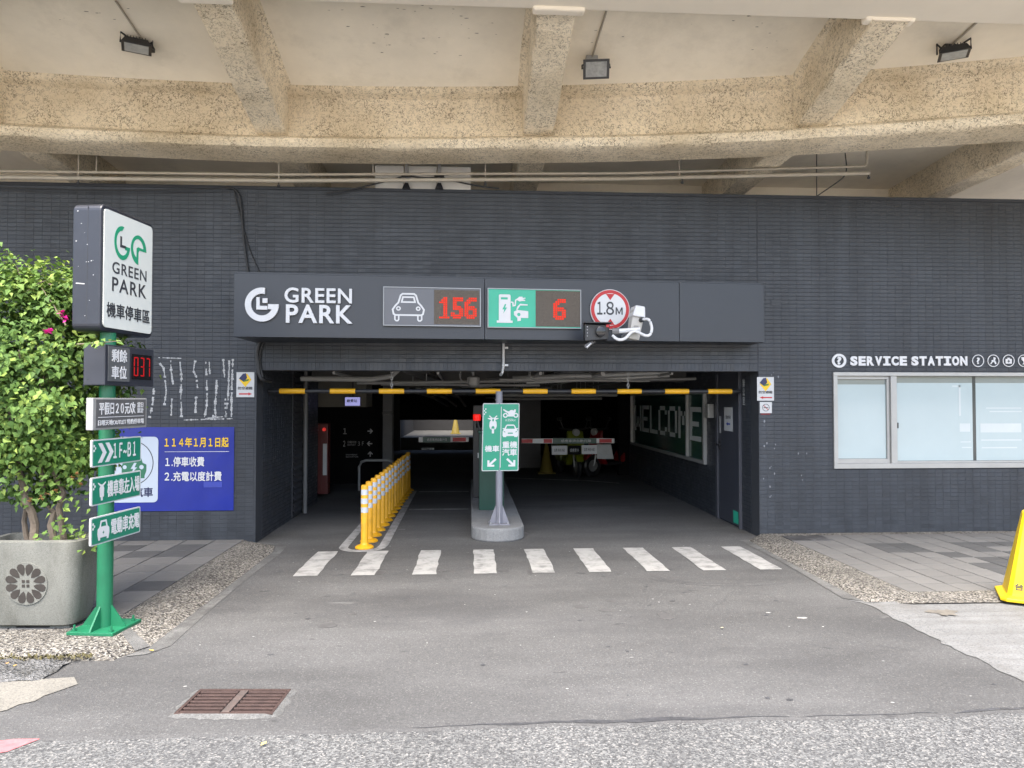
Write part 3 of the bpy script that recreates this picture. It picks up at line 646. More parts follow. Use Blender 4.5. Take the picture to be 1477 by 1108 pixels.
part('tile_facing', bricks(fac, XR + .002, 8.4, 0.0, TOP, holes=[(wx0, wz0, wx1, wz1)], seed=4), brick_m, gar, kind='stuff', fix=False)
# upright course over the opening
part('tile_facing', bricks(fac, XL + .002, XR, ZT, ZT + .099, bw=.0485, bh=.097, seed=5), brick_m, gar, kind='stuff', fix=False)
# wall cap
part('wall_cap', MB().box(-16, 16, WALL - .012, WALL + TH + .02, TOP, TOP + .035), joint_m, gar)
# inner side walls
inl = Frame((XL, WALL + TH, 0), (0, 1, 0))
inr = Frame((XR + .0, 15.6, 0), (0, -1, 0))
part('side_wall', MB().box(XL - .25, XL - .0024, WALL + TH, 11.9, 0, 2.75), joint_m, gar, label='dark tiled side wall with a louvred shutter')
part('side_wall', MB().box(XR + .0024, XR + .25, WALL + TH, 15.6, 0, 2.75), joint_m, gar, label='dark tiled side wall with door and welcome window')
# jambs
part('jamb', MB().box(XL - .02, XL - .001, WALL + .004, WALL + TH - .002, 0, ZT), brick_m, gar)
part('jamb', MB().box(XR + .001, XR + .02, WALL + .004, WALL + TH - .002, 0, ZT), brick_m, gar)
# positions on the right side wall, u runs from the far end toward the entrance
du0, du1 = inr.px(1038, 650)[0], inr.px(1068, 650)[0]
dz1 = inr.px(1038, 541)[1]
wu0, wv0 = inr.px(913, 641); wu1, wv0b = inr.px(1018, 660); wv0 = (wv0 + wv0b) / 2
wv1 = wv0 + 1.0
part('tile_facing', bricks(inl, 0, 1.42, 0, 2.6, seed=6), brick_m, gar, kind='stuff', fix=False)
part('tile_facing', bricks(inl, 1.95, 3.1, 0, 2.6, seed=9), brick_m, gar, kind='stuff', fix=False)
part('tile_facing', bricks(inr, 0.0, 15.6 - WALL - TH, 0, 2.6, holes=[(du0 - .1, 0, du1 + .02, dz1 + .06), (wu0 - .05, wv0 - .05, wu1 + .05, wv1 + .05)], seed=7), brick_m, gar, kind='stuff', fix=False)
# louvred shutter and its post
sh = part('louvre_shutter', MB().fbox(inl, 1.44, 0.02, 1.92, 2.2, -.003, .012), int_m, gar)
for k_ in range(24):
    z = .12 + k_ * .086
    part('slat', MB().hexa([inl.at(1.46, z, .014), inl.at(1.90, z, .014), inl.at(1.90, z + .012, .014), inl.at(1.46, z + .012, .014), inl.at(1.46, z - .035, .045), inl.at(1.90, z - .035, .045), inl.at(1.90, z - .025, .045), inl.at(1.46, z - .025, .045)]), int_m, sh)
part('downpipe', MB().tube([inl.at(1.98, 0, .06), inl.at(1.98, 2.6, .06)], .035, 10), mat('grey_pvc', (0.13, 0.13, 0.128), .5, .1, 5), gar, smooth=True)
# door
door = part('door', MB().fbox(inr, du0, .03, du1, dz1, -.003, .016), mat('dark_blue_door_paint', (0.045, 0.050, 0.064), .4, .1, 3), gar, label='dark steel side door')
mb = MB().fbox(inr, du0 - .09, 0, du0 - .002, dz1 + .06, -.003, .035).fbox(inr, du1 + .002, 0, du1 + .04, dz1 + .06, -.003, .035).fbox(inr, du0 - .002, dz1 + .002, du1 + .002, dz1 + .06, -.003, .033)
part('door_frame', mb, mat('dark_frame_paint', (0.062, 0.066, 0.08), .4, .1, 3), door, bevel=.003)
mb = MB().fbox(inr, du0 + .05, .98, du0 + .09, 1.12, .017, .03).tube([inr.at(du0 + .07, 1.06, .03), inr.at(du0 + .07, 1.06, .07), inr.at(du0 + .19, 1.06, .07)], .012, 8)
part('door_handle', mb, black_m, door)
part('pull_plate', MB().fbox(inr, du0 + .05, 1.22, du0 + .09, 1.45, .017, .026), steel_m, door)
b_ = inr.box(1047, 588, 1063, 621)
nb = part('notice', MB().fbox(inr, du0 + .24, b_[1], du0 + .55, b_[3], .017, .02), paper_m, door)
text('notice_lettering', '請勿停車', inr, (du0 + .30, b_[1] + .16, du0 + .49, b_[1] + .21), dark_m, door, n0=.021)
figure('notice_arrow', [[(0, .5), (.4, 1), (.4, .7), (1, .7), (1, .3), (.4, .3), (.4, 0)]], inr, (du0 + .32, b_[1] + .07, du0 + .47, b_[1] + .12), mat('blue_print', lin((60, 80, 160)), .5), door, n0=.021)
part('kick_sticker', MB().fbox(inr, du1 - .22, .05, du1 - .03, .21, .017, .019), mint_m, door)
# wall switch box and bracket sign beside the door
part('switch_box', MB().fbox(inr, du0 - .36, 1.42, du0 - .22, 1.62, .001, .09), alu_m, gar, bevel=.006)
text('side_lettering', '辦\n公\n室', inr, (du1 + .10, 1.62, du1 + .17, 1.95), wletter_m, gar, n0=.004)
# welcome window
wn = part('welcome_window', MB().fbox(inr, wu0, wv0, wu1, wv1, -.003, .004), glassg_m, gar, label='dark green window with WELCOME in blocky film letters')
mb = MB()
for (a0, b0, a1, b1) in ((wu0 - .05, wv0 - .05, wu1 + .05, wv0), (wu0 - .05, wv1, wu1 + .05, wv1 + .05), (wu0 - .05, wv0 + .001, wu0, wv1 - .001), (wu1, wv0 + .001, wu1 + .05, wv1 - .001)):
    mb.fbox(inr, a0, b0, a1, b1, -.003, .05)
um = inr.px(993, 600)[0]
mb.fbox(inr, um - .02, wv0 + .002, um + .02, wv1 - .002, .0045, .046)
part('window_frame', mb, alu_m, wn)
FONT = {'W': ['10001', '10001', '10001', '10101', '10101', '11011', '10001'], 'E': ['11111', '10000', '10000', '11110', '10000', '10000', '11111'], 'L': ['10000'] * 6 + ['11111'],
        'C': ['01110', '10001', '10000', '10000', '10000', '10001', '01110'], 'O': ['01110'] + ['10001'] * 5 + ['01110'], 'M': ['10001', '11011', '10101', '10101', '10001', '10001', '10001']}
span = (wu1 - .10) - (wu0 + .22); lw = span / 7
for i, ch in enumerate('WELCOME'):
    mb = MB(); u = wu0 + .22 + i * lw; cw = lw * .86 / 5; chh = .53 / 7
    for j, rowb in enumerate(FONT[ch]):
        i0 = 0
        while i0 < 5:
            if rowb[i0] == '1':
                i1 = i0
                while i1 < 5 and rowb[i1] == '1': i1 += 1
                zt = wv1 - .20 - j * chh
                mb.fbox(inr, u + i0 * cw, zt - chh + .0005, u + i1 * cw, zt - .0005, .006, .008); i0 = i1
            else: i0 += 1
    part('film_letter', mb, wletter_m, wn)
# interior shell
part('roof_slab', MB().box(-7, 9, WALL + TH, 24.4, 2.75, 2.95).box(-7, -2.3, 24.4, 30, 2.75, 2.95).box(.75, 9, 24.4, 30, 2.75, 2.95), intc_m, gar)  # opening added over the platform to let daylight fall on it
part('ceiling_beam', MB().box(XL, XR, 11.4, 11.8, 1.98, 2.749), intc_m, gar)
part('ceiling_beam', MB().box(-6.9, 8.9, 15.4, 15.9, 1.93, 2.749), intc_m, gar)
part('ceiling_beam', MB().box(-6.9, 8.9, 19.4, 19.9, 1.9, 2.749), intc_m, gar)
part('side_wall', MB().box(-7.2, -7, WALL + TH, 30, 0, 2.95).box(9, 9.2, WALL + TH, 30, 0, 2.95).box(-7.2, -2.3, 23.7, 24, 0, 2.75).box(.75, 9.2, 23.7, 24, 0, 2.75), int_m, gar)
part('added_light_well_wall', MB().box(-2.6, 1, 29.6, 29.8, 0, 4).box(-2.6, -2.31, 24.0, 29.6, 0, 3.4).box(.76, 1, 24.0, 29.6, 0, 3.4), mat('dim_added_well_wall', (0.022, 0.022, 0.023), .9), gar)  # side pieces added to keep the well's daylight from spreading inside
part('added_bulkhead', MB().box(-2.3, .75, 23.6, 23.9, 1.02, 2.749), inb_m, gar)  # added dark drop that hides the daylit upper wall of the well
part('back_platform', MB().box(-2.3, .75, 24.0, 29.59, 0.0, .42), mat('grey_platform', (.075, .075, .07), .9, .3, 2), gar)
# dark wall with the directory
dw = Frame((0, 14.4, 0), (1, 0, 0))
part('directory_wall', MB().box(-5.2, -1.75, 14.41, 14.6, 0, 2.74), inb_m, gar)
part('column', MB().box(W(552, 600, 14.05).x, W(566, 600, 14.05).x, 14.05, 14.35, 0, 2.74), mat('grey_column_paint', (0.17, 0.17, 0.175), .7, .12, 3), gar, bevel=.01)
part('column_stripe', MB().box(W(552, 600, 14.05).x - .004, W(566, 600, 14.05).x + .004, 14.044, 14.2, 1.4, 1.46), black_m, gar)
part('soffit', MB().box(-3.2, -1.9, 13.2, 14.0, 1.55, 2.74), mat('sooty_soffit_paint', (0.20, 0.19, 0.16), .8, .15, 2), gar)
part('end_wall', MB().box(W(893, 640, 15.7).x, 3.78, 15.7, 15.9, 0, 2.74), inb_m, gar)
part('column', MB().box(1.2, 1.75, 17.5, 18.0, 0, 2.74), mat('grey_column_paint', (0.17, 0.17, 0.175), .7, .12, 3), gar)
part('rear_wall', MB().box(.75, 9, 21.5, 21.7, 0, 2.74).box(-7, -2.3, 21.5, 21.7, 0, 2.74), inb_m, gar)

# service window
sw_ = part('service_window', MB().box(wx0 + .02, wx1 - .02, WALL + .10, WALL + .14, wz0, wz1), mat('dark_room', (.05, .05, .05), .9), gar)
def fr_box(u0, v0, u1, v1, n0, n1): return MB().fbox(fac, u0, v0, u1, v1, n0, n1)
mb = MB()
for a0, b0, a1, b1 in ((wx0, wz0, wx1, wz0 + .06), (wx0, wz1 - .045, wx1, wz1), (wx0, wz0 + .0605, wx0 + .05, wz1 - .0455), (wx1 - .05, wz0 + .0605, wx1, wz1 - .0455)): mb.fbox(fac, a0, b0, a1, b1, -.12, .022)
part('window_frame', mb, alu_m, sw_, bevel=.003)
mx_ = fac.px(1290, 600)[0]
mb = MB().fbox(fac, mx_ - .045, wz0 + .061, mx_ + .03, wz1 - .046, -.06, .010)
for a0, a1 in ((wx0 + .051, mx_ - .046),):
    mb.fbox(fac, a0, wz0 + .061, a1, wz0 + .115, -.055, -.02).fbox(fac, a0, wz1 - .085, a1, wz1 - .0465, -.055, -.02).fbox(fac, a1 - .035, wz0 + .116, a1 - .001, wz1 - .086, -.055, -.02)
mb.fbox(fac, mx_ + .031, wz0 + .061, wx1 - .051, wz0 + .085, -.05, -.012)
part('window_sash', mb, alu_m, sw_, bevel=.002)
clear_m = mat('grey_green_glass', (.20, .235, .225), .12, .06, 2, coat=1.0)
part('pane', fr_box(wx0 + .051, wz0 + .1155, mx_ - .081, wz1 - .0855, -.048, -.044), clear_m, sw_)
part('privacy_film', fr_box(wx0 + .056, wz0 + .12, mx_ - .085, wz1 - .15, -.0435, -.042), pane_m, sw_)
gx = fac.px(1408, 600)[0]
part('pane', fr_box(mx_ + .031, wz0 + .0855, wx1 - .051, wz1 - .0465, -.040, -.036), clear_m, sw_)
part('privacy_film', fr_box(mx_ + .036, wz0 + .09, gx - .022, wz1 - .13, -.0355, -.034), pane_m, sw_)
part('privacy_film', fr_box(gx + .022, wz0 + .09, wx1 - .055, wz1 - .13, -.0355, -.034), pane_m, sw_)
part('pane_gap', fr_box(gx - .0215, wz0 + .0855, gx + .0215, wz1 - .0465, -.0355, -.0345), gap_m, sw_)
reflect_m = mat('pale_reflection_stripe', (.50, .56, .57), .35, .05, 3, coat=1.0)  # street reflections on the panes, painted as pale strips
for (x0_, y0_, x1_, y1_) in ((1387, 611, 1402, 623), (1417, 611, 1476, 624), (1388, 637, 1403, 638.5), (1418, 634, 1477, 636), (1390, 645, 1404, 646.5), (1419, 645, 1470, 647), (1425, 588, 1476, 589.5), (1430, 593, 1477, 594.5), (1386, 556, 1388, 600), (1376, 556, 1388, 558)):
    part('reflection_stripe', fr_box(*fac.box(x0_, y0_, x1_, y1_), -.0335, -.033), reflect_m, sw_)
part('window_latch', fr_box(mx_ + .034, 1.33, mx_ + .05, 1.40, -.0115, .006), black_m, sw_)

# ghost of removed lettering: white adhesive strokes
r_ = random.Random(17); mb = MB()
def glue(pts, wd):
    for (xa, ya), (xb, yb) in zip(pts, pts[1:]):
        if r_.random() < .2: continue
        n_ = max(2, int(math.hypot(xb - xa, yb - ya) / 3)); 
        for q in range(n_):
            if r_.random() < .14: continue
            t0, t1 = q / n_, (q + .92) / n_
            p0 = fac.px(xa + (xb - xa) * t0 + r_.uniform(-.4, .4), ya + (yb - ya) * t0); p1 = fac.px(xa + (xb - xa) * t1 + r_.uniform(-.4, .4), ya + (yb - ya) * t1)
            d = Vector((p1[0] - p0[0], p1[1] - p0[1])); nn = Vector((-d.y, d.x)).normalized() * wd * r_.uniform(.35, 1.25)
            nn2 = nn * r_.uniform(.5, 1.4)
            mb.add([fac.at(p0[0] - nn.x, p0[1] - nn.y, .0035), fac.at(p1[0] - nn2.x, p1[1] - nn2.y, .0035), fac.at(p1[0] + nn2.x, p1[1] + nn2.y, .0035), fac.at(p0[0] + nn.x, p0[1] + nn.y, .0035)], [(0, 1, 2, 3)])
for pts in ([(230, 524), (236, 530), (238, 545), (240, 565), (237, 585), (235, 598)], [(246, 517), (247, 535), (250, 555), (248, 575), (247, 600)], [(260, 522), (262, 545), (261, 570), (262, 602)],
            [(282, 520), (279, 535), (284, 545), (285, 560)], [(286, 520), (288, 540), (289, 560)], [(297, 522), (298, 545), (299, 570), (298, 590), (295, 602)], [(302, 522), (303, 540)], [(313, 548), (312, 565), (310, 590), (312, 601), (306, 600)],
            [(322, 518), (324, 545), (325, 575), (326, 602)], [(331, 520), (330, 545), (329, 575), (326, 602)], [(336, 518), (335, 545), (334, 575), (334, 602)], [(283, 572), (282, 590), (283, 602)], [(168, 560), (170, 585)], [(185, 562), (184, 580), (186, 600)], [(222, 560), (220, 585), (216, 603)], [(208, 560), (209, 580)]):
    glue(pts, .012)
for pts in ([(228, 516), (262, 517)], [(270, 516), (338, 516)], [(214, 604), (262, 604)], [(262, 606), (336, 604)], [(296, 604), (322, 601)]): glue(pts, .007)
part('adhesive_residue', mb, mat('white_adhesive', (.42, .43, .43), .7, .15, 20), gar, kind='stuff', fix=False, label='white adhesive strokes left by removed lettering')
# scuffs on the right wall
mb = MB()
for px, py, s in ((1120, 437, 5), (1118, 437, 4)):
    pass
bx = fac.box(1112, 433, 1126, 441)
part('cover_plate', MB().fbox(fac, *bx, .002, .006), brick_m, gar)
r_ = random.Random(23)
for i in range(26):
    px, py = r_.choice([(1100, 620), (1118, 560), (1105, 680), (1150, 690), (1100, 600)]); px += r_.uniform(-6, 14); py += r_.uniform(-40, 40)
    u, v = fac.px(px, py); s = r_.uniform(.004, .012)
    mb.add([fac.at(u + s * r_.uniform(.4, 1.2) * math.cos(t), v + s * r_.uniform(.4, 2.2) * math.sin(t), .0035) for t in [j * math.pi / 3 for j in range(6)]], [tuple(range(6))])
part('wall_scuffs', mb, mat('pale_scuff', (.2, .21, .23), .7, .2, 20), gar, kind='stuff', fix=False)

# ================================================================== OVERPASS
SL = 0.24
def edge(x): return -0.0193 * x * x - 0.073 * x + 8.137     # plan line of the curved edge beam
def zs(y, x=.5): return 5.07 + SL * (edge(x) - .40 - y)     # slab underside, falling towards the edge beam
def zb(y, x=.5): return 4.57 + SL * (edge(x) - .40 - y)     # cross beam underside
def zr(y): return 4.98 - .05 * (y - 8)           # rear bay underside
def slab_hit(px, py):
    d = ray(px, py); x = 0.5
    for _ in range(12):
        t = (5.07 + SL * (edge(x) - .40) - EYE) / (d.z + SL * d.y); x = d.x * t
    return Vector((0, 0, EYE)) + d * t
ovp = thing('overpass', (0.5, 7.9, 0), 'cream plastered concrete overpass underside with ribbed beams above the entrance', 'overpass')
mb = MB(); y0, y1 = 5.3, 13.5
NX = 48; xs_ = [-12 + 24 * i / NX for i in range(NX + 1)]
for x in xs_: mb.v += [(x, y0, zs(y0, x)), (x, edge(x) - .3, zs(edge(x) - .3, x)), (x, edge(x) - .2, zr(edge(x))), (x, y1, zr(y1)), (x, y1, 6.3), (x, y0, 6.3)]
for i in range(NX):
    for j in range(6): mb.f.append((i * 6 + j, (i + 1) * 6 + j, (i + 1) * 6 + (j + 1) % 6, i * 6 + (j + 1) % 6))
part('deck_slab', mb, plaster_m, ovp, smooth=True)
# curved edge beam with a rolled lower flange
prof = [(0.0, 4.40), (.25, 4.39), (.43, 4.395), (.49, 4.41), (.52, 4.45), (.515, 4.495), (.48, 4.53), (.40, 4.55), (.37, 4.575), (.355, 4.75), (.35, 4.95), (.365, 4.99), (.41, 5.015), (.45, 5.03), (.475, 5.06), (.475, 5.6), (0.0, 5.6)]
mb = MB(); N = 120; K = len(prof); r_ = random.Random(2)
for i in range(N + 1):
    x = -12 + 24 * i / N
    s = (edge(x + .01) - edge(x - .01)) / .02; nx, ny = s, -1.0; L_ = math.hypot(nx, ny)
    wob = .005 * math.sin(x * 1.3 + 1) + .003 * math.sin(x * 3.1)
    for d, z in prof: mb.v.append((x + nx / L_ * d, edge(x) + ny / L_ * (d + (wob if 0 < d < .47 else 0)) , z + (wob * .7 if z < 4.6 else 0) + r_.uniform(-.0015, .0015)))
for i in range(N):
    for j in range(K): mb.f.append((i * K + j, (i + 1) * K + j, (i + 1) * K + (j + 1) % K, i * K + (j + 1) % K))
part('edge_beam', mb, cast_m, ovp, smooth=True)
for xc in (-5.03, -2.16, .74, 3.60, 6.47):
    mb = MB(); hw = .165
    yb0, yb1 = 5.80, edge(xc) - .33
    sec = lambda y: [(-hw - .075, zs(y, xc) + .03), (-hw - .05, zs(y, xc) - .02), (-hw - .012, zs(y, xc) - .045), (-hw - .002, zs(y, xc) - .08), (-hw + .0, zb(y, xc) + .02), (-hw + .015, zb(y, xc)), (hw - .015, zb(y, xc)), (hw, zb(y, xc) + .02), (hw + .002, zs(y, xc) - .08), (hw + .012, zs(y, xc) - .045), (hw + .05, zs(y, xc) - .02), (hw + .075, zs(y, xc) + .03)]
    M_ = 14
    for i in range(M_ + 1):
        y = yb0 + (yb1 - yb0) * i / M_
        for dx, z in sec(y): mb.v.append((xc + dx + r_.uniform(-.006, .006), y, z + r_.uniform(-.004, .004)))
    for i in range(M_):
        for j in range(11): mb.f.append((i * 12 + j, (i + 1) * 12 + j, (i + 1) * 12 + j + 1, i * 12 + j + 1))
    part('cross_beam', mb, cast2_m, ovp, smooth=False)
    part('beam_lip', MB().box(xc - .22, xc + .22, 5.80, 5.90, 4.925, 5.0), girder_m, ovp, bevel=.02)
    # the same rib carries on behind the edge beam
    part('rear_beam', MB().hexa([(xc - .16, edge(xc) + .01, 4.53), (xc + .16, edge(xc) + .01, 4.53), (xc + .16, 13, 4.42), (xc - .16, 13, 4.42), (xc - .16, edge(xc) + .01, 5.2), (xc + .16, edge(xc) + .01, 5.2), (xc + .16, 13, 5.1), (xc - .16, 13, 5.1)]), cast2_m, ovp, bevel=.02)
part('front_girder', MB().box(-16, 16, 5.1, 5.87, 4.955, 5.9), girder_m, ovp, bevel=.03)
part('rear_girder', MB().box(-16, W(1345, 278, 9.7).x, 10.3, 10.8, 4.2, 5.2), plaster_m, ovp, bevel=.02)
a, b = W(1477, 214, 8.75), W(1345, 278, 9.6)
d = (b - a); a2 = a - d * 1.2
part('rear_beam', MB().hexa([(a2.x - .1, a2.y, a2.z - .02), (a2.x + .3, a2.y + .25, a2.z), (b.x + .3, b.y + .25, b.z), (b.x - .1, b.y, b.z - .02), (a2.x - .1, a2.y, a2.z + .3), (a2.x + .3, a2.y + .25, a2.z + .3), (b.x + .3, b.y + .25, b.z + .3), (b.x - .1, b.y, b.z + .3)]), cast2_m, ovp, bevel=.02, label='slanting beam at the right end')
# flaked plaster patches on the slab underside
mb = MB(); r_ = random.Random(31)
for i in range(60):
    px, py = r_.choice([(130, 25), (640, 15), (570, 60), (700, 40), (1075, 25), (500, 20), (620, 62), (610, 8), (1100, 60), (900, 45)]); px += r_.gauss(0, 26); py = max(1, py + r_.gauss(0, 9))
    if 740 < px < 850 or 270 < px < 360: continue
    p = slab_hit(px, py)
    s = r_.uniform(.003, .013) * (1.6 if r_.random() < .15 else 1)
    mb.sheet([(p.x + s * r_.uniform(.8, 2.0) * math.cos(t_), p.y + s * r_.uniform(.3, .7) * math.sin(t_), zs(p.y, p.x) - .004) for t_ in [j * math.pi / 4 for j in range(8)]])
part('plaster_flakes', mb, mat('grey_flake', (.26, .23, .19), .9, .3, 30), ovp, kind='stuff', fix=False)

# ---- pipes hung behind the edge beam
def pipe_run(pts, r, m, name, label, cat, hang=(), group=None, drops=()):
    t = thing(name, pts[0], label, cat, group)
    part('pipe', MB().tube(pts, r, 10), m, t, smooth=True)
    for h in hang:
        part('hanger', MB().tube([h, (h[0], h[1], h[2] + .45)], .008, 6), m, t)
    for d in drops:
        part('sprinkler_head', MB().lathe((d[0], d[1], d[2] - .06), [(.004, -.02), (.016, -.015), (.02, 0), (.008, .01), (.008, .05)], 8), black_m, t)
    return t
pA = [W(-60, 246, 8.36), W(400, 252, 8.36), W(900, 250, 8.36), W(1246, 240, 8.36), W(1250, 238, 8.36) , W(1251, 205, 8.36)]
pB = [W(-60, 255, 8.36), W(400, 261, 8.36), W(900, 258, 8.36), W(1254, 250, 8.36)]
pipe_run(pA, .016, pipe_m, 'conduit_pipe', 'thinner upper cream pipe hung above the tiled wall', 'pipe', hang=[W(139, 248, 8.36), W(538, 251, 8.36), W(700, 250, 8.36)])
pipe_run(pB, .023, pipe_m, 'sprinkler_pipe', 'thicker lower cream sprinkler pipe hung above the tiled wall', 'pipe', hang=[W(113, 256, 8.36), W(402, 260, 8.36), W(980, 256, 8.36), W(700, 257, 8.36)], drops=[W(113, 256, 8.36), W(402, 260, 8.36), W(700, 258, 8.36), W(984, 256, 8.36), W(1253, 249, 8.36)])
# equipment board with two strut brackets
eb = thing('cable_board', W(610, 275, 8.52), 'pale board with two strut brackets and cables behind the edge beam', 'board')
bf = Frame((0, 8.56, 0), (1, 0, 0))
for q in ((541, 240, 583, 275), (584, 241, 630, 276), (631, 242, 679, 277)):
    part('board_panel', MB().fbox(bf, *bf.box(*q), 0, .02), mat('pale_board', (.62, .61, .57), .6, .08, 3), eb, bevel=.004)
for px in (587, 634):
    u = bf.px(px, 250)[0]; v0 = bf.px(px, 276)[1]
    part('strut', MB().fbox(bf, u - .02, v0, u + .02, v0 + .36, .021, .06), steel_m, eb, bevel=.004)
    part('clamp', MB().fbox(bf, u - .06, v0 + .15, u + .06, v0 + .19, .061, .09), black_m, eb, bevel=.004)
    part('foot', MB().hexa([bf.at(u - .05, v0, .0605), bf.at(u + .05, v0, .0605), bf.at(u + .05, v0, .10), bf.at(u - .05, v0, .10), bf.at(u - .02, v0 + .08, .0605), bf.at(u + .02, v0 + .08, .0605), bf.at(u + .02, v0 + .08, .07), bf.at(u - .02, v0 + .08, .07)]), black_m, eb)
def wire(name, pts, r, label, m=None, group=None): return solo(name, MB().tube(curve(pts, 4), r, 8), m or cable_m, label, 'cable', group, smooth=True)
def sag(a, b, s, n=12): return [a.lerp(b, i / n) - Vector((0, 0, s * 4 * (i / n) * (1 - i / n))) for i in range(n + 1)]
wire('power_cable', sag(W(470, 279, 8.44), W(587, 253, 8.44), .02) + sag(W(587, 253, 8.44), W(634, 255, 8.44), .02)[1:] + sag(W(634, 255, 8.44), W(720, 272, 8.44), .02)[1:], .009, 'black cable strung through the clamps of the pale board')
wire('wall_cable', [W(325, 271, 8.47), W(338, 273, 8.47), W(346, 285, 8.47), W(349, 315, 8.47), W(352, 350, 8.47), W(358, 393, 8.47)], .012, 'thicker black cable running down the tiled wall to the fascia sign')
wire('wall_cable', [W(318, 271, 8.48), W(335, 271, 8.48), W(341, 290, 8.48), W(350, 325, 8.48), W(360, 360, 8.48), W(374, 392, 8.48)], .007, 'thinner black cable running slantwise down the tiled wall to the fascia sign')
wire('top_cable', sag(W(-30, 269, 8.42), W(330, 272, 8.42), .03) , .008, 'black cable lying along the wall top above the pole sign')
wire('ceiling_cable', [W(1178, 222, 8.4), W(1178, 283, 8.4)], .006, 'straight black cable hanging beside the pipe end', None)
wire('ceiling_cable', [W(1219, 221, 8.4), W(1221, 245, 8.4), W(1214, 258, 8.4), W(1190, 275, 8.4), W(1177, 284, 8.4)], .007, 'curved black cable looping down beside the pipe end', None)

# ---- floodlights
def floodlight(px, py, lampx, lampy, yaw, pitch, label, lens_m, wirepx):
    p = slab_hit(px, py)
    d2 = ray(lampx, lampy)
    t2 = (p.y - .14) / d2.y; q = Vector((0, 0, EYE)) + d2 * t2
    q.z = min(q.z, zs(q.y, q.x) - .12)
    f = thing('floodlight', p, label, 'floodlight', 'floodlights under the overpass')
    part('mount', MB().box(p.x - .06, p.x + .06, p.y - .05, p.y + .05, zs(p.y, p.x) - .05, zs(p.y, p.x) + .01), steel_m if lens_m[1] else black_m, f, bevel=.005)
    rot = Matrix.Rotation(yaw, 3, 'Z') @ Matrix.Rotation(pitch, 3, 'X')
    def loc(x, y, z): return q + rot @ Vector((x, y, z)) * 1.4
    hb = black_m if not lens_m[1] else mat('dark_grey_housing', (.06, .06, .062), .5)
    mb = MB().hexa([loc(-.095, -.07, 0), loc(.095, -.07, 0), loc(.095, .07, 0), loc(-.095, .07, 0), loc(-.07, -.05, .05), loc(.07, -.05, .05), loc(.07, .05, .05), loc(-.07, .05, .05)])
    hs = part('housing', mb, hb, f, bevel=.004)
    for k_ in range(-3, 4):
        part('cooling_fin', MB().hexa([loc(k_ * .018 - .002, -.045, .05), loc(k_ * .018 + .002, -.045, .05), loc(k_ * .018 + .002, .045, .05), loc(k_ * .018 - .002, .045, .05), loc(k_ * .018 - .002, -.04, .066), loc(k_ * .018 + .002, -.04, .066), loc(k_ * .018 + .002, .04, .066), loc(k_ * .018 - .002, .04, .066)]), hb, hs)
    part('lens', MB().hexa([loc(-.075, -.052, -.003), loc(.075, -.052, -.003), loc(.075, .052, -.003), loc(-.075, .052, -.003), loc(-.075, -.052, .001), loc(.075, -.052, .001), loc(.075, .052, .001), loc(-.075, .052, .001)]), lens_m[0], f)
    top = Vector((p.x, p.y, zs(p.y, p.x) - .045))
    part('bracket', MB().tube([loc(-.1, 0, .025), loc(-.1, 0, .10), top + Vector((-.03, 0, 0)), top + Vector((.03, 0, 0)), loc(.1, 0, .10), loc(.1, 0, .025)], .009, 6), black_m, f)
    part('lead', MB().tube([loc(.03, .0, .06), loc(.09, .06, .12), top + Vector((.05, 0, -.01))], .006, 6), black_m, f, smooth=True)
    e = slab_hit(*wirepx)
    e2 = p + (e - p) * 1.3; e2.z = zs(e2.y, e2.x)
    part('conduit', MB().tube([p + Vector((0, 0, -.012)), e2 + Vector((0, 0, -.012))], .011, 6), pipe_m, f, smooth=True)
lens1 = mat('pale_lens', (.42, .44, .43), .25, .15, 14)
lens2 = mat('grey_lens', (.36, .37, .36), .3, .25, 22)
floodlight(212, 66, 197, 70, R(24), R(-6), 'black floodlight in the bay beside the planter', (lens1, 0), (178, 16))
floodlight(853, 84, 860, 100, R(-8), R(-48), 'grey floodlight with a square lens beside the middle rib', (lens2, 1), (876, 10))
floodlight(1367, 68, 1376, 80, R(-28), R(-3), 'black floodlight tilted in the bay over the service window', (lens1, 0), (1405, 34))

# ================================================================== FASCIA SIGN
pl = C((336 - 738.5) / FPX * 7.58, 7.58, 0); pr = C((1103 - 738.5) / FPX * 8.33, 8.33, 0)
ff = Frame(pl, pr - pl)
FL = (pr - pl).length
fz0 = (ff.px(336, 487)[1] + ff.px(1103, 493)[1]) / 2; fz1 = (ff.px(336, 394)[1] + ff.px(1103, 410)[1]) / 2
fs = thing('fascia_sign', (pl.x + FL / 2, pl.y, fz0), 'long grey fascia box over the entrance with white GREEN PARK lettering', 'sign')
cuts = [0, ff.px(699, 440)[0], ff.px(980, 440)[0], FL]
for a, b in zip(cuts, cuts[1:]):
    p = [ff.at(a + .002, fz0), ff.at(b - .002, fz0), ff.at(b - .002, fz1), ff.at(a + .002, fz1)]
    bk = [Vector((q.x, WALL - .005, q.z)) for q in p]
    mb = MB().add(p + bk, [(0, 1, 2, 3), (7, 6, 5, 4), (1, 0, 4, 5), (2, 1, 5, 6), (3, 2, 6, 7), (0, 3, 7, 4)])
    part('fascia_panel', mb, fascia_m, fs, bevel=.004)
mb = MB().fbox(ff, .02, fz1 - .01, FL - .02, fz1 + .012, -.03, -.004)
part('top_trim', mb, fascia_m, fs)
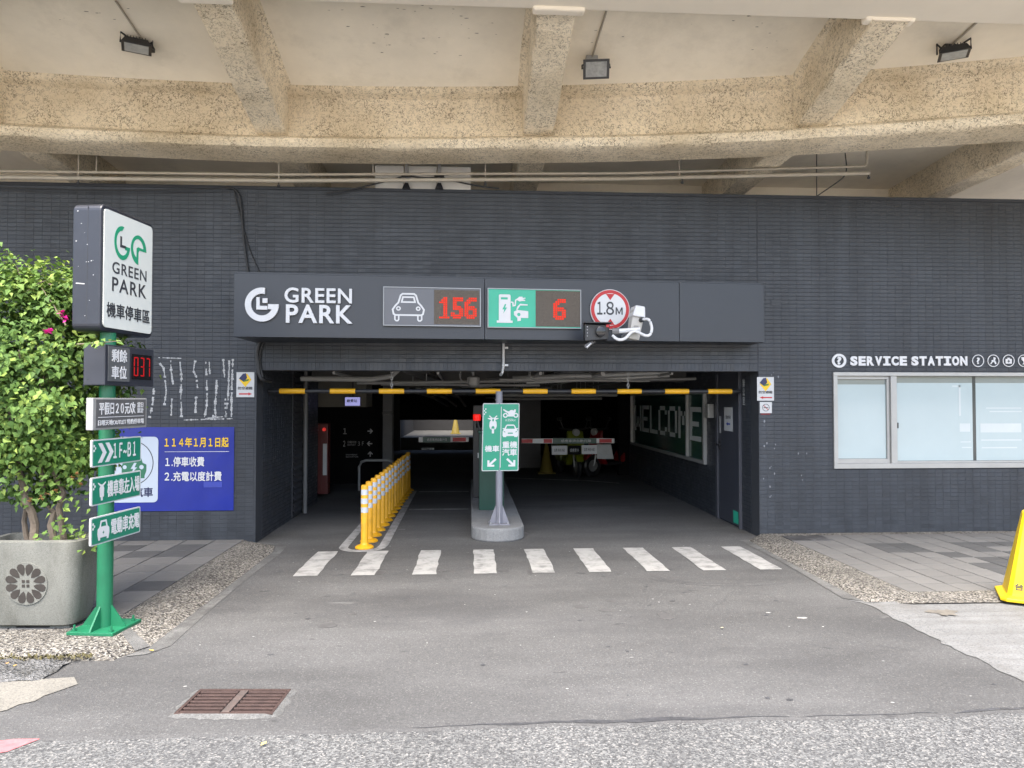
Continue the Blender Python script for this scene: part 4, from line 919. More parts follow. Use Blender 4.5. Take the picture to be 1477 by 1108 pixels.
# round logo
def logo_loops():
    ring = circ(0, 0, 1, 40, 88, 365) + [(.30, .09), (.30, -.20), (.62, -.20)]
    ring = circ(0, 0, 1, 40, 90, 360) + [(.25, 0), (.25, -.28), (.60, -.28)] + circ(0, 0, .66, 30, -25, -262)[:]
    return ring
lg = [circ(0, 0, 1, 44, 80, 362) + [(.36, .03), (.36, -.27), (.58, -.27)] + circ(0, 0, .64, 34, 335, 74.6)]
figure('logo', lg, ff, ff.box(354, 416, 403, 464), white_m, fs, n0=.002, thick=.03, label='white ring-shaped letter logo')
figure('logo_core', [[(0, 0), (1, 0), (1, .30), (.30, .30), (.30, 1), (0, 1)], [(.56, .54), (1, .54), (1, .92), (.56, .92)]], ff, ff.box(370.5, 429.5, 386.5, 447), white_m, fs, n0=.002, thick=.028)
text('lettering', 'GREEN', ff, ff.box(411, 417, 508, 437), white_m, fs, bold=.018, n0=.002, thick=.03, spacing=1.08)
text('lettering', 'PARK', ff, ff.box(413, 441, 509, 466), white_m, fs, bold=.022, n0=.002, thick=.03, spacing=1.12)
# car counter display
def panel(name, px, m, t0=.002, t1=.03, frame_m=None, label=None, parent=fs, fr=ff):
    b = fr.box(*px); o = part(name, MB().fbox(fr, *b, t0, t1), m, parent, label=label)
    if frame_m:
        u0, v0, u1, v1 = b; e = .009; mb = MB()
        for q in ((u0 - e, v0 - e, u1 + e, v0), (u0 - e, v1, u1 + e, v1 + e), (u0 - e, v0 + .0005, u0, v1 - .0005), (u1, v0 + .0005, u1 + e, v1 - .0005)): mb.fbox(fr, *q, t0, t1 + .012)
        part('display_frame', mb, frame_m, o)
    return o
silver_m = mat('silver_trim', (.28, .29, .30), .35, .05, 6, metal=.4)
panel('car_display', (554, 418, 692, 469), mat('mid_grey_acrylic', (.11, .115, .13), .35, .05, 4), frame_m=silver_m, label='car space counter display')
panel('led_panel', (626, 420, 691, 468), ledm, t0=.0305, t1=.034)
s_ = .055
car = []
body = [(-.92, -.35), (-.98, -.05), (-.80, .22), (-.62, .42), (-.48, .90), (-.36, 1.0), (.36, 1.0), (.48, .90), (.62, .42), (.80, .22), (.98, -.05), (.92, -.35), (.80, -.42), (-.80, -.42)]
mb = MB(); b_ = ff.box(566, 424, 612, 463)
def carpt(lp, bx): return [(bx[0] + (x + 1) / 2 * (bx[2] - bx[0]), bx[1] + (y + .8) / 1.85 * (bx[3] - bx[1])) for x, y in lp]
def icon(mb, loops, bx, fr, n0, th):
    v, f = outline([carpt(l, bx) for l in loops]); mb.add([fr.at(p[0], p[1], n0 + th * (p[2] + .02) / .04) for p in v], f)
icon(mb, stroke(body, .11, True), b_, ff, .0305, .003)
icon(mb, stroke([(-.42, .45), (-.34, .78), (.34, .78), (.42, .45)], .10, True), b_, ff, .0305, .003)
for sx in (-1, 1):
    icon(mb, [circ(sx * .62, .02, .15, 16), circ(sx * .62, .02, .07, 12)], b_, ff, .0305, .003)
    icon(mb, stroke([(sx * .84, -.44), (sx * .84, -.72), (sx * .76, -.80), (sx * .66, -.80), (sx * .60, -.72), (sx * .60, -.44)], .09), b_, ff, .0305, .0025)
part('car_icon', mb, white_m, fs, fix=False)
DOT = {'1': ['000110', '001110', '011110', '000110', '000110', '000110', '000110', '000110', '000110', '011111'], '5': ['011111', '011111', '011000', '011000', '011110', '011111', '000011', '110011', '111111', '011110'],
       '6': ['001111', '011111', '111000', '110000', '111110', '111111', '110011', '110011', '111111', '011110']}
def leds(s, bx):
    mb = MB(); n_ = len(s); cw = (bx[2] - bx[0]) / n_; pw = cw * .92 / 6; ph = (bx[3] - bx[1]) / 10
    for i, ch in enumerate(s):
        for j, row in enumerate(DOT[ch]):
            for k_, c_ in enumerate(row):
                if c_ == '1':
                    u = bx[0] + i * cw + k_ * pw; v = bx[3] - (j + 1) * ph
                    mb.fbox(ff, u + pw * .14, v + ph * .14, u + pw * .86, v + ph * .86, .0345, .0385)
    part('led_digits', mb, redled_m, fs)
leds('156', ff.box(630, 430, 689, 460))
# charging display
panel('charging_display', (704, 420, 836, 472), mint_m, frame_m=silver_m, label='charging space counter display')
panel('led_panel', (772, 421, 836, 471.5), ledm, t0=.0305, t1=.034)
leds('6', ff.box(797, 432, 817, 462))
b_ = ff.box(717, 426, 758, 466); mb = MB()
def q01(lp, bx): return [(bx[0] + x * (bx[2] - bx[0]), bx[1] + y * (bx[3] - bx[1])) for x, y in lp]
def icon01(mb, loops, bx, fr, n0, th):
    v, f = outline([q01(l, bx) for l in loops]); mb.add([fr.at(p[0], p[1], n0 + th * (p[2] + .02) / .04) for p in v], f)
icon01(mb, [rrect(.05, .05, .46, 1.0, .05), [(.12, .82), (.36, .82), (.36, .90), (.12, .90)], [(.26, .66), (.17, .47), (.24, .47), (.20, .32), (.34, .54), (.27, .54), (.31, .66)]], b_, ff, .0305, .004)
icon01(mb, [[(-.02, 0), (.53, 0), (.53, .08), (-.02, .08)]], b_, ff, .0305, .0035)
icon01(mb, stroke([(.47, .74), (.54, .72), (.55, .60), (.62, .62), (.64, .80), (.72, .86)], .045), b_, ff, .0305, .0035)
icon01(mb, [[(.68, .84), (.76, .93), (.88, .93), (.88, .89), (.98, .90), (.98, .86), (.88, .84), (.97, .82), (.97, .78), (.86, .78), (.78, .76), (.70, .80)]], b_, ff, .0305, .004)
icon01(mb, [[(.58, .28), (.58, .40), (.70, .46), (.80, .62), (1.06, .62), (1.06, .66), (.80, .68), (.70, .58), (.66, .46), (1.08, .42), (1.08, .18), (.82, .18), (.82, .08), (.70, .06), (.70, .18)], circ(.75, .30, .06, 14)], b_, ff, .0305, .0045)
part('charger_icon', mb, white_m, fs, fix=False)

# ---- round height limit sign
hc = ff.px(879, 447); hr = 29.5 / 1024 * 8.0
hl = thing('height_limit_sign', ff.at(hc[0], hc[1] - hr, .01), 'round white height limit sign with red rim reading 1.8M', 'sign')
def disc(fr, c, r, n0, n1, r2=None): return MB().prism(fr, circ(c[0], c[1], r, 48), n0, n1)
part('back_plate', disc(ff, hc, hr, .004, .03), mat('pale_rim', (.55, .55, .56), .4), hl)
part('rim', disc(ff, hc, hr * .965, .0305, .034), red_m, hl)
part('face', disc(ff, hc, hr * .80, .0345, .036), white_m, hl)
mb = MB()
mb.prism(ff, [(hc[0] - .052, hc[1] + hr * .77), (hc[0], hc[1] + hr * .46), (hc[0] + .052, hc[1] + hr * .77)], .0365, .038)
mb.prism(ff, [(hc[0] - .052, hc[1] - hr * .77), (hc[0] + .052, hc[1] - hr * .77), (hc[0], hc[1] - hr * .46)], .0365, .038)
part('red_pointer', mb, red_m, hl)
text('lettering', '１', ff, (hc[0] - hr * .66, hc[1] - hr * .25, hc[0] - hr * .40, hc[1] + hr * .36), dark_m, hl, bold=.03, n0=.0365)
part('lettering', MB().fbox(ff, hc[0] - hr * .33, hc[1] - hr * .25, hc[0] - hr * .24, hc[1] - hr * .15, .0365, .0375), dark_m, hl)
text('lettering', '８', ff, (hc[0] - hr * .20, hc[1] - hr * .26, hc[0] + hr * .18, hc[1] + hr * .37), dark_m, hl, bold=.03, n0=.0365)
text('lettering', 'Ｍ', ff, (hc[0] + hr * .28, hc[1] - hr * .25, hc[0] + hr * .62, hc[1] + hr * .10), dark_m, hl, bold=.03, n0=.0365)

# ---- plate camera lamp (black) and white camera
fc = Frame(ff.o + ff.n * .30, ff.u)
b_ = fc.box(841, 468, 876, 493)
bl = thing('infrared_lamp', ff.at(*ff.px(858, 500), .05), 'black boxy infrared lamp on a bracket below the round sign', 'camera')
u0, v0, u1, v1 = b_
part('housing', MB().hexa([fc.at(u0, v0, 0), fc.at(u1 - .02, v0, .02), fc.at(u1 - .02, v0 + .02, .10), fc.at(u0, v0, .10), fc.at(u0 + .0, v1, 0), fc.at(u1, v1, .02), fc.at(u1, v1 - .02, .12), fc.at(u0, v1 - .01, .10)]), black_m, bl, bevel=.008)
part('lens', MB().add([fc.at(u0 + .165 + .052 * math.cos(a) * k_, (v0 + v1) / 2 + .004 + .058 * math.sin(a) * k_, .115 + z) for k_, z in ((1, 0), (1, .03), (.8, .035)) for a in [j * math.pi / 10 for j in range(20)]],
     [(r0 * 20 + j, r0 * 20 + (j + 1) % 20, (r0 + 1) * 20 + (j + 1) % 20, (r0 + 1) * 20 + j) for r0 in range(2) for j in range(20)] + [tuple(range(40, 60))]), mat('black_gloss_lens', (.012, .012, .014), .12), bl, smooth=True)
part('hood', MB().fbox(fc, u0 - .008, v1 - .004, u1 + .012, v1 + .010, .0, .15), black_m, bl, bevel=.004)
for k_ in range(4): part('led', MB().fbox(fc, u0 + .02, v0 + .05 + k_ * .033, u0 + .027, v0 + .058 + k_ * .033, .10, .108), white_m, bl)
part('label_sticker', MB().fbox(fc, u1 - .045, v1 - .045, u1 - .012, v1 - .015, .122, .124), red_m, bl)
kn = fc.at(u0 + .03, v0 - .05, .02)
part('bracket', MB().tube([ff.at(ff.px(846, 505)[0], fz0 + .03, .005), ff.at(ff.px(852, 502)[0], fz0 - .02, .18), kn, fc.at(u0 + .1, v0 + .0, .05)], .02, 8), mat('grey_bracket', (.16, .16, .165), .5), bl, smooth=True)
part('wing_bolt', MB().tube([kn + Vector((.0, -.03, -.02)), kn + Vector((.05, -.03, .03))], .013, 8), steel_m, bl)
wc = thing('plate_camera', ff.at(*ff.px(912, 492), .05), 'white bullet camera with a looped white cable beside the black lamp', 'camera')
ca, cb = fc.px(910, 491), fc.px(917, 445)
ax = Vector((cb[0] - ca[0], cb[1] - ca[1])); L_ = ax.length; ax.normalize(); sd_ = Vector((ax.y, -ax.x))
def cp(a, s, n): return fc.at(ca[0] + ax.x * a + sd_.x * s, ca[1] + ax.y * a + sd_.y * s, n)
hwid = .066
part('housing', MB().hexa([cp(0, -hwid * .9, .02), cp(0, hwid * .9, .02), cp(L_ * .9, hwid, .0), cp(L_ * .9, -hwid, .0), cp(0, -hwid * .9, .12), cp(0, hwid * .9, .12), cp(L_ * .9, hwid, .16), cp(L_ * .9, -hwid, .16)]), mat('warm_grey_housing', (.48, .47, .44), .45, .06, 5), wc, bevel=.012)
part('cap', MB().hexa([cp(L_ * .68, -hwid * 1.1, -.01), cp(L_ * .68, hwid * 1.1, -.01), cp(L_ * 1.02, hwid * .8, -.01), cp(L_ * 1.02, -hwid * .8, -.01), cp(L_ * .68, -hwid * 1.1, .18), cp(L_ * .68, hwid * 1.1, .18), cp(L_ * 1.02, hwid * .8, .175), cp(L_ * 1.02, -hwid * .8, .175)]), white_m, wc, bevel=.012)
part('label_sticker', MB().hexa([cp(L_ * .2, -.03, .128), cp(L_ * .2, .02, .128), cp(L_ * .42, .02, .143), cp(L_ * .42, -.03, .143), cp(L_ * .2, -.03, .131), cp(L_ * .2, .02, .131), cp(L_ * .42, .02, .146), cp(L_ * .42, -.03, .146)]), mat('grey_label', (.3, .3, .29), .5), wc)
part('cable_gland', MB().tube([cp(L_ * .6, .035, .14), cp(L_ * .62, .045, .19)], .026, 10), black_m, wc)
part('cable', MB().tube(curve([cp(L_ * .62, .045, .18), fc.at(*fc.px(926, 465), .24), fc.at(*fc.px(930, 476), .24), fc.at(*fc.px(928, 485), .24), fc.at(*fc.px(921, 487), .24), fc.at(*fc.px(905, 481), .24), fc.at(*fc.px(893, 491), .22), fc.at(*fc.px(884, 492), .20), fc.at(*fc.px(878, 486), .16)]), .016, 8), white_m, wc, smooth=True)
part('arm', MB().tube([fc.at(*fc.px(915, 478), .19), fc.at(*fc.px(885, 480), .17)], .026, 8), white_m, wc, smooth=True)
part('joint', MB().tube([fc.at(*fc.px(887, 480), .17), fc.at(*fc.px(878, 480), .15)], .036, 8), mat('grey_bracket', (.16, .16, .165), .5), wc, smooth=True)
part('mount', MB().tube([cp(L_ * .3, 0, .02), fc.at(ca[0], ca[1] + .06, -.295)], .03, 8), steel_m, wc)
# conduit below the fascia
cd = thing('conduit', W(727, 540, 8.47), 'short grey conduit with clips on the tiled lintel under the fascia', 'conduit')
part('pipe', MB().tube([W(726, 488, 8.46), W(726.5, 528, 8.46), W(724, 538, 8.46), W(722, 541, 8.5)], .017, 8), steel_m, cd, smooth=True)
for y in (502, 527):
    c_ = W(728, y, 8.48); part('clip', MB().box(c_.x - .03, c_.x + .04, c_.y - .03, c_.y + .018, c_.z - .012, c_.z + .012), steel_m, cd)
wire('drooping_cable', [W(375, 492, 8.47), W(371, 508, 8.47), W(372, 522, 8.47), W(374, 540, 8.47), W(380, 548, 8.5), W(390, 550, 8.7)], .022, 'thick black cable bundle hanging at the left end of the fascia')
wire('drooping_cable', [W(381, 492, 8.48), W(376, 505, 8.48), W(375, 525, 8.48), W(379, 544, 8.48)], .012, 'thin black cable beside the bundle at the left end of the fascia')

# ================================================================== HEIGHT BAR
BY = 8.95
hb = thing('height_limit_bar', W(728, 568, BY), 'black height bar with yellow reflective sleeves hung across the entrance', 'barrier bar')
p0, p1 = W(387, 564.5, BY), W(1068, 564.5, BY); zbar = (p0.z + p1.z) / 2; p0.z = p1.z = zbar
part('bar', MB().tube([p0, p1], .027, 14), black_m, hb, smooth=True)
for px in (422, 494.5, 565, 634, 704, 772, 841.5, 912, 976, 1038):
    if px == 912: px = 907.5
    c_ = W(px, 565, BY).x
    part('yellow_sleeve', MB().tube([(c_ - .155, BY, zbar), (c_ + .155, BY, zbar)], .033, 16), yband_m, hb, smooth=True)
for px in (565, 906):
    x = W(px, 560, BY).x; mb = MB()
    for k_ in range(9):
        z = zbar + .035 + k_ * .042
        lp_ = [(math.cos(a) * .012, math.sin(a) * .027) for a in [j * math.pi / 5 for j in range(10)]]
        pts = [Vector((x + (q[0] if k_ % 2 else 0), BY + (0 if k_ % 2 else q[0]), z + q[1])) for q in lp_]; pts.append(pts[0])
        mb.tube(pts, .005, 5, cap=False)
    part('chain', mb, steel_m, hb)
    part('eye_bolt', MB().tube([(x, BY, zbar + .39), (x, BY, 2.75)], .008, 6), steel_m, hb)

# ================================================================== POLE SIGN
pb = C((155 - 738.5) / FPX * 5.10, 5.10, SW)
ps = thing('pole_sign', pb, 'green pole sign with white parking light box and stacked green direction plates', 'sign')
du = (C(-2.88, 5.53, 0) - C(-2.93, 4.93, 0)).normalized()
part('pole', MB().lathe(pb, [(.052, .02), (.052, 2.2)], 24), poleg_m, ps, smooth=True)
an = math.atan2(du.y, du.x)
def rotp(x, y, z): return pb + Vector((x * math.cos(an) - y * math.sin(an), x * math.sin(an) + y * math.cos(an), z))
part('base_plate', MB().hexa([rotp(-.16, -.17, .0), rotp(.17, -.17, .0), rotp(.17, .17, .0), rotp(-.16, .17, .0), rotp(-.16, -.17, .022), rotp(.17, -.17, .022), rotp(.17, .17, .022), rotp(-.16, .17, .022)]), poleg_m, ps, bevel=.003)
for k_ in range(4):
    a = an + k_ * math.pi / 2 + math.pi / 4 * 0
    d = Vector((math.cos(a), math.sin(a), 0)); s = Vector((-d.y, d.x, 0)) * .006
    q = [pb + d * .045 + Vector((0, 0, .022)), pb + d * .16 + Vector((0, 0, .022)), pb + d * .15 + Vector((0, 0, .04)), pb + d * .052 + Vector((0, 0, .17)), pb + d * .045 + Vector((0, 0, .17))]
    part('gusset', MB().add([x - s for x in q] + [x + s for x in q], [(0, 1, 2, 3, 4), (9, 8, 7, 6, 5)] + [(i, (i + 1) % 5, 5 + (i + 1) % 5, 5 + i) for i in range(5)]), poleg_m, ps)
for sx in (-1, 1):
    for sy in (-1, 1):
        c_ = rotp(sx * .125, sy * .135, .022); part('bolt', MB().lathe(c_, [(.016, 0), (.016, .014), (.008, .0145), (.008, .04)], 6), poleg_m, ps)
# light box: face looks across the entrance
lbf = Frame(C(-2.862, 4.93, 0), du)
lw_, = (.61,)
lz0, lz1 = lbf.px(150, 478)[1], lbf.px(150, 294)[1]
lb = part('light_box', MB().prism(Frame(lbf.at(0, 0, -.21), du), rrect(-.01, lz0, lw_, lz1, .05), 0, .21), mat('dark_blue_grey_box', (.016, .019, .028), .4, .15, 4, dirt=.3, dcol=(.05, .056, .07), dscale=5), ps, bevel=.012)
fl_ = part('light_face', MB().prism(lbf, rrect(.015, lz0 + .03, lw_ - .025, lz1 - .03, .03), .001, .008), mat('white_light_face', (.64, .67, .63), .35, .03, 2), ps)
part('box_seam', MB().fbox(Frame(lbf.at(-.0105, 0, 0), lbf.n * -1), .095, lz0 + .06, .1, lz1 - .02, 0, .003), black_m, ps)
r_ = random.Random(12); mb = MB(); sf = Frame(lbf.at(-.0225, 0, 0), -lbf.n)
sf = Frame(lbf.at(-.0105, 0, -.21), lbf.n)
for i in range(13):
    u, v = r_.uniform(.02, .19), r_.choice([lz0 + .5, lz0 + .48, lz0 + .1, lz1 - .15]) + r_.gauss(0, .06); v = min(max(v, lz0 + .05), lz1 - .05); s = r_.uniform(.0012, .0035)
    mb.prism(sf, [(u - s * 1.6, v - s), (u + s * 1.2, v - s * .7), (u + s, v + s), (u - s, v + s * .8)], .0005, .002)
mb.prism(sf, [(.03, lz0 + .33), (.095, lz0 + .325), (.095, lz0 + .331), (.032, lz0 + .337)], .0005, .002)
part('paint_chips', mb, paper_m, ps, kind='stuff')
H_ = lz1 - lz0
def lbx(a, b, c, d): return (a * lw_, lz0 + b * H_, c * lw_, lz0 + d * H_)
g1 = [circ(0, 0, 1, 40, 78, 352) + [(.35, -.14), (.35, -.36), (.62, -.36)] + circ(0, 0, .72, 30, 332, 92)]
figure('logo', g1, lbf, lbx(.20, .60, .50, .875), mat('logo_green', lin((36, 150, 110)), .4, .05), ps, n0=.0085, label='green interlocked ring logo')
g2 = [circ(0, 0, 1, 40, 0, 262) + [(-.14, -.25), (-.14, -.10), (0, 0)], circ(-.08, .1, .62, 24, 30, 235) + [(-.22, -.1), (-.1, .12)]]
figure('logo', [circ(0, 0, 1, 40, 0, 268) + [(-.03, -.15), (.1, 0)], circ(-.06, .08, .66, 26, 8, 250) + [(-.28, -.28), (-.28, .08), (-.1, .2)]], lbf, lbx(.515, .60, .83, .85), MATS['logo_green'], ps, n0=.0085)
figure('logo_core', [[(0, 0), (1, 0), (1, .25), (.3, .25), (.3, 1), (0, 1)]], lbf, lbx(.31, .70, .42, .79), dark_m, ps, n0=.0085)
text('lettering', 'GREEN', lbf, lbx(.17, .475, .84, .57), dark_m, ps, bold=.012, n0=.0085, spacing=1.1)
text('lettering', 'PARK', lbf, lbx(.17, .33, .84, .445), dark_m, ps, bold=.012, n0=.0085, spacing=1.15)
text('lettering', '機車停車區', lbf, lbx(.08, .12, .91, .235), dark_m, ps, bold=.022, n0=.0085)
# counter box
cbf = Frame(C(-2.835, 4.94, 0), du); cw_ = .58
cz0, cz1 = cbf.px(158, 556)[1], cbf.px(158, 497)[1]
part('counter_box', MB().fbox(cbf, 0, cz0, cw_, cz1, -.16, 0), mat('dark_navy_box', (.028, .031, .042), .4, .12, 4), ps, bevel=.006)
part('counter_label', MB().fbox(cbf, .03, cz0 + .03, .27, cz1 - .012, .001, .005), mat('grey_label_plate', (.10, .105, .11), .45), ps)
text('lettering', '剩餘\n車位', cbf, (.065, cz0 + .05, .235, cz1 - .03), white_m, ps, bold=.025, n0=.0055, line=1.25)
part('digit_window', MB().fbox(cbf, .30, cz0 + .05, .545, cz1 - .05, .001, .004), inb_m, ps)
SEG = {'0': [[(0, 0), (1, 0), (1, 2), (0, 2)]], '3': [(0, 2), (1, 2), (1, 1), (.35, 1), (1, 1.001), (1, 0), (0, 0)], '7': [(0, 2), (1, 2), (1, 1.1), (.75, 0)]}
mb = MB()
for i, ch in enumerate('037'):
    bx_ = (.322 + i * .074, cz0 + .075, .374 + i * .074, cz1 - .07); t_ = .009
    def sg_(a, b, c, d): mb.fbox(cbf, bx_[0] + a * (bx_[2] - bx_[0]), bx_[1] + b * (bx_[3] - bx_[1]), bx_[0] + c * (bx_[2] - bx_[0]), bx_[1] + d * (bx_[3] - bx_[1]), .0045, .006)
    sg_(.2, .93, .8, 1)
    if ch != '7': sg_(.2, 0, .8, .07)
    if ch == '3': sg_(.2, .47, .8, .54)
    sg_(.82, .02, 1, .48); sg_(.82, .52, 1, .98)
    if ch == '0': sg_(0, .02, .18, .48); sg_(0, .52, .18, .98)
part('led_digits', mb, dimled_m, ps)
# price plate
ppf = Frame(C(-2.815, 4.77, 0), du); pw_ = .61
pz0, pz1 = ppf.px(136, 621)[1], ppf.px(136, 574)[1]
part('price_plate', MB().fbox(ppf, 0, pz0, pw_, pz1, -.05, 0), mat('silver_frame_plate', (.42, .42, .41), .4, .06, 5, metal=.4), ps, bevel=.006)
part('price_face', MB().fbox(ppf, .03, pz0 + .015, pw_ - .02, pz1 - .012, .0005, .003), mat('dark_grey_face', (.10, .10, .102), .5), ps)
hh = pz1 - pz0
text('lettering', '平假日２０元/次', ppf, (.06, pz0 + hh * .48, .46, pz0 + hh * .86), white_m, ps, bold=.022, n0=.0035)
text('lettering', '當日\n累計', ppf, (.485, pz0 + hh * .50, .56, pz0 + hh * .86), white_m, ps, bold=.02, n0=.0035)
part('rule', MB().fbox(ppf, .05, pz0 + hh * .385, .565, pz0 + hh * .405, .0035, .0045), white_m, ps)
text('lettering', '日曜天地OUTLET 特約停車場', ppf, (.05, pz0 + hh * .14, .565, pz0 + hh * .31), white_m, ps, bold=.018, n0=.0035)
# three green plates
def gplate(yt, yb, cx0, words, fig, tilt=0.0):
    gf = Frame(C(cx0, 4.79, 0), du); gw = .55
    z0, z1 = gf.px(131, yb)[1], gf.px(131, yt)[1]
    part('direction_plate', MB().prism(gf, rrect(0, z0, gw, z1, .012), -.012, 0), paper_m, ps)
    part('direction_face', MB().prism(gf, rrect(.012, z0 + .009, gw - .012, z1 - .009, .008), .0005, .002), green_m, ps)
    h_ = z1 - z0
    for k_ in range(3):
        for j in range(2):
            if (k_ + j) % 2 == 0: part('checker', MB().fbox(gf, .014 + j * .013, z0 + h_ * (.56 + k_ * .085), .026 + j * .013, z0 + h_ * (.64 + k_ * .085), .0025, .0035), white_m, ps)
    if fig == 'chev':
        for o_ in (0, .075):
            figure('arrow', [[(0, 0), (.45, 0), (1, .5), (.45, 1), (0, 1), (.55, .5)]], gf, (.06 + o_, z0 + h_ * .14, .15 + o_, z0 + h_ * .86), white_m, ps, n0=.0025)
        text('lettering', words, gf, (.225, z0 + h_ * .25, .48, z0 + h_ * .8), white_m, ps, bold=.022, n0=.0025)
    else:
        mb = MB(); bx = (.065, z0 + h_ * .14, .145 if fig == 'scooter' else .19, z0 + h_ * .86)
        if fig == 'scooter':
            icon01(mb, [[(.25, .18), (.2, .6), (.3, .72), (0, .86), (0, .92), (.4, .80), (.6, .80), (1, .92), (1, .86), (.7, .72), (.8, .6), (.75, .18), (.62, .18), (.62, 0), (.38, 0), (.38, .18)]], bx, gf, .0025, .001)
        else:
            icon01(mb, [[(.08, .0), (.22, 0), (.22, .12), (.78, .12), (.78, 0), (.92, 0), (1, .3), (.98, .55), (.84, .64), (.74, .97), (.26, .97), (.16, .64), (.02, .55), (0, .3)], [(.27, .66), (.73, .66), (.66, .88), (.34, .88)], [(.52, .5), (.4, .32), (.48, .32), (.44, .18), (.6, .38), (.52, .38)]], bx, gf, .0025, .001)
        part('icon', mb, white_m, ps, fix=False)
        text('lettering', words, gf, (bx[2] + .02, z0 + h_ * .22, .53, z0 + h_ * .8), white_m, ps, bold=.024, n0=.0025)
    part('plate_clamp', MB().tube([gf.at(.31, (z0 + z1) / 2, -.013), pb + Vector((0, 0, (z0 + z1) / 2 - SW))], .02, 8), poleg_m, ps)
gplate(635, 675, -2.83, '１Ｆ~Ｂ１', 'chev'); gplate(690, 731, -2.83, '機車靠左入場', 'scooter'); gplate(748, 789, -2.83, '電動車充電', 'car')

# ================================================================== PLANTER AND SHRUB
pc = C(-3.43, 5.03 + .19, SW)
PD = .19                               # half depth, the pot is a long trough seen from its broad side
pt = thing('planter', pc, 'square cast-stone planter with a carved flower medallion beside the green pole', 'planter')
ua = Vector((math.cos(R(YAW)), math.sin(R(YAW)), 0)); va = Vector((-ua.y, ua.x, 0))
def pp(x, y, z): return pc + ua * x + va * y + Vector((0, 0, z))
def ring_(hw, r, z): return [pp(x, y, z) for x, y in rrect(-hw + .125, -hw + .29, hw - .125, hw - .29, r * .75, 6)]
levels = [(.40, .09, .014), (.425, .10, .03), (.445, .11, .12), (.465, .12, .30), (.478, .12, .52), (.482, .12, .60), (.480, .12, .625), (.465, .11, .632), (.425, .09, .632), (.415, .085, .61), (.41, .08, .55)]
mb = MB(); n = len(ring_(.4, .1, 0))
for hw, r, z in levels: mb.v += [tuple(q) for q in ring_(hw, r, z)]
for i in range(len(levels) - 1):
    for j in range(n): mb.f.append((i * n + j, i * n + (j + 1) % n, (i + 1) * n + (j + 1) % n, (i + 1) * n + j))
mb.f.append(tuple(range(n))[::-1])
part('pot', mb, planter_m, pt, smooth=True)
part('soil', MB().sheet(ring_(.412, .08, .555)), mat('potting_soil', (.045, .035, .026), .95, .3, 20, bump=.5), pt)
for sx in (-1, 1):
    for sy in (-1, 1):
        part('foot', MB().hexa([pp(sx * .19 - .07, sy * .06 - .04, 0), pp(sx * .19 + .07, sy * .06 - .04, 0), pp(sx * .19 + .07, sy * .06 + .04, 0), pp(sx * .19 - .07, sy * .06 + .04, 0), pp(sx * .19 - .07, sy * .06 - .04, .0145), pp(sx * .19 + .07, sy * .06 - .04, .0145), pp(sx * .19 + .07, sy * .06 + .04, .0145), pp(sx * .19 - .07, sy * .06 + .04, .0145)]), planter_m, pt)
tl = Vector((0, 0, 1)) + va * -.075; ef = Frame(pp(0, -.1805, .335), ua, tl)
md = part('medallion', MB().prism(ef, circ(0, 0, .152, 40), -.006, .002), planter_m, pt)
for k_ in range(12):
    a = R(k_ * 30 + 15)
    pet = [(.058, 0), (.075, .014), (.105, .026), (.128, .025), (.142, .012), (.144, 0), (.142, -.012), (.128, -.025), (.105, -.026), (.075, -.014)]
    part('petal', MB().prism(ef, [(x * math.cos(a) - y * math.sin(a), x * math.sin(a) + y * math.cos(a)) for x, y in pet], .0025, .0045), emb_m, md)
for q in ((-.026, .006, -.006, .026), (.006, .006, .026, .026), (-.026, -.026, -.006, -.006), (.006, -.026, .026, -.006)):
    part('petal', MB().fbox(ef, *q, .0025, .0045), emb_m, md)

leaf_m = bpy.data.materials.new('bougainvillea_leaf'); leaf_m.use_nodes = True
n_ = leaf_m.node_tree.nodes; l_ = leaf_m.node_tree.links; b_ = n_['Principled BSDF']
at_ = n_.new('ShaderNodeAttribute'); at_.attribute_name = 'tone'
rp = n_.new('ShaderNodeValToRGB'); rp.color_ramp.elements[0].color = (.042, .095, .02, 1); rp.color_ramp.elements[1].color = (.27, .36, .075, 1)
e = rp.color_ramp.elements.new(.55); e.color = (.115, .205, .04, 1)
l_.new(at_.outputs['Fac'], rp.inputs['Fac']); l_.new(rp.outputs['Color'], b_.inputs['Base Color'])
b_.inputs['Roughness'].default_value = .6; b_.inputs['Specular IOR Level'].default_value = .3
b_.inputs['Transmission Weight'].default_value = 0.0
tr = n_.new('ShaderNodeBsdfTranslucent'); ms = n_.new('ShaderNodeMixShader'); ms.inputs[0].default_value = .22
l_.new(rp.outputs['Color'], tr.inputs['Color']); mo = n_['Material Output']
l_.new(b_.outputs[0], ms.inputs[1]); l_.new(tr.outputs[0], ms.inputs[2]); l_.new(ms.outputs[0], mo.inputs['Surface'])
bark_m = mat('pale_bark', (.17, .135, .10), .9, .25, 14, bump=.6, bscale=50)

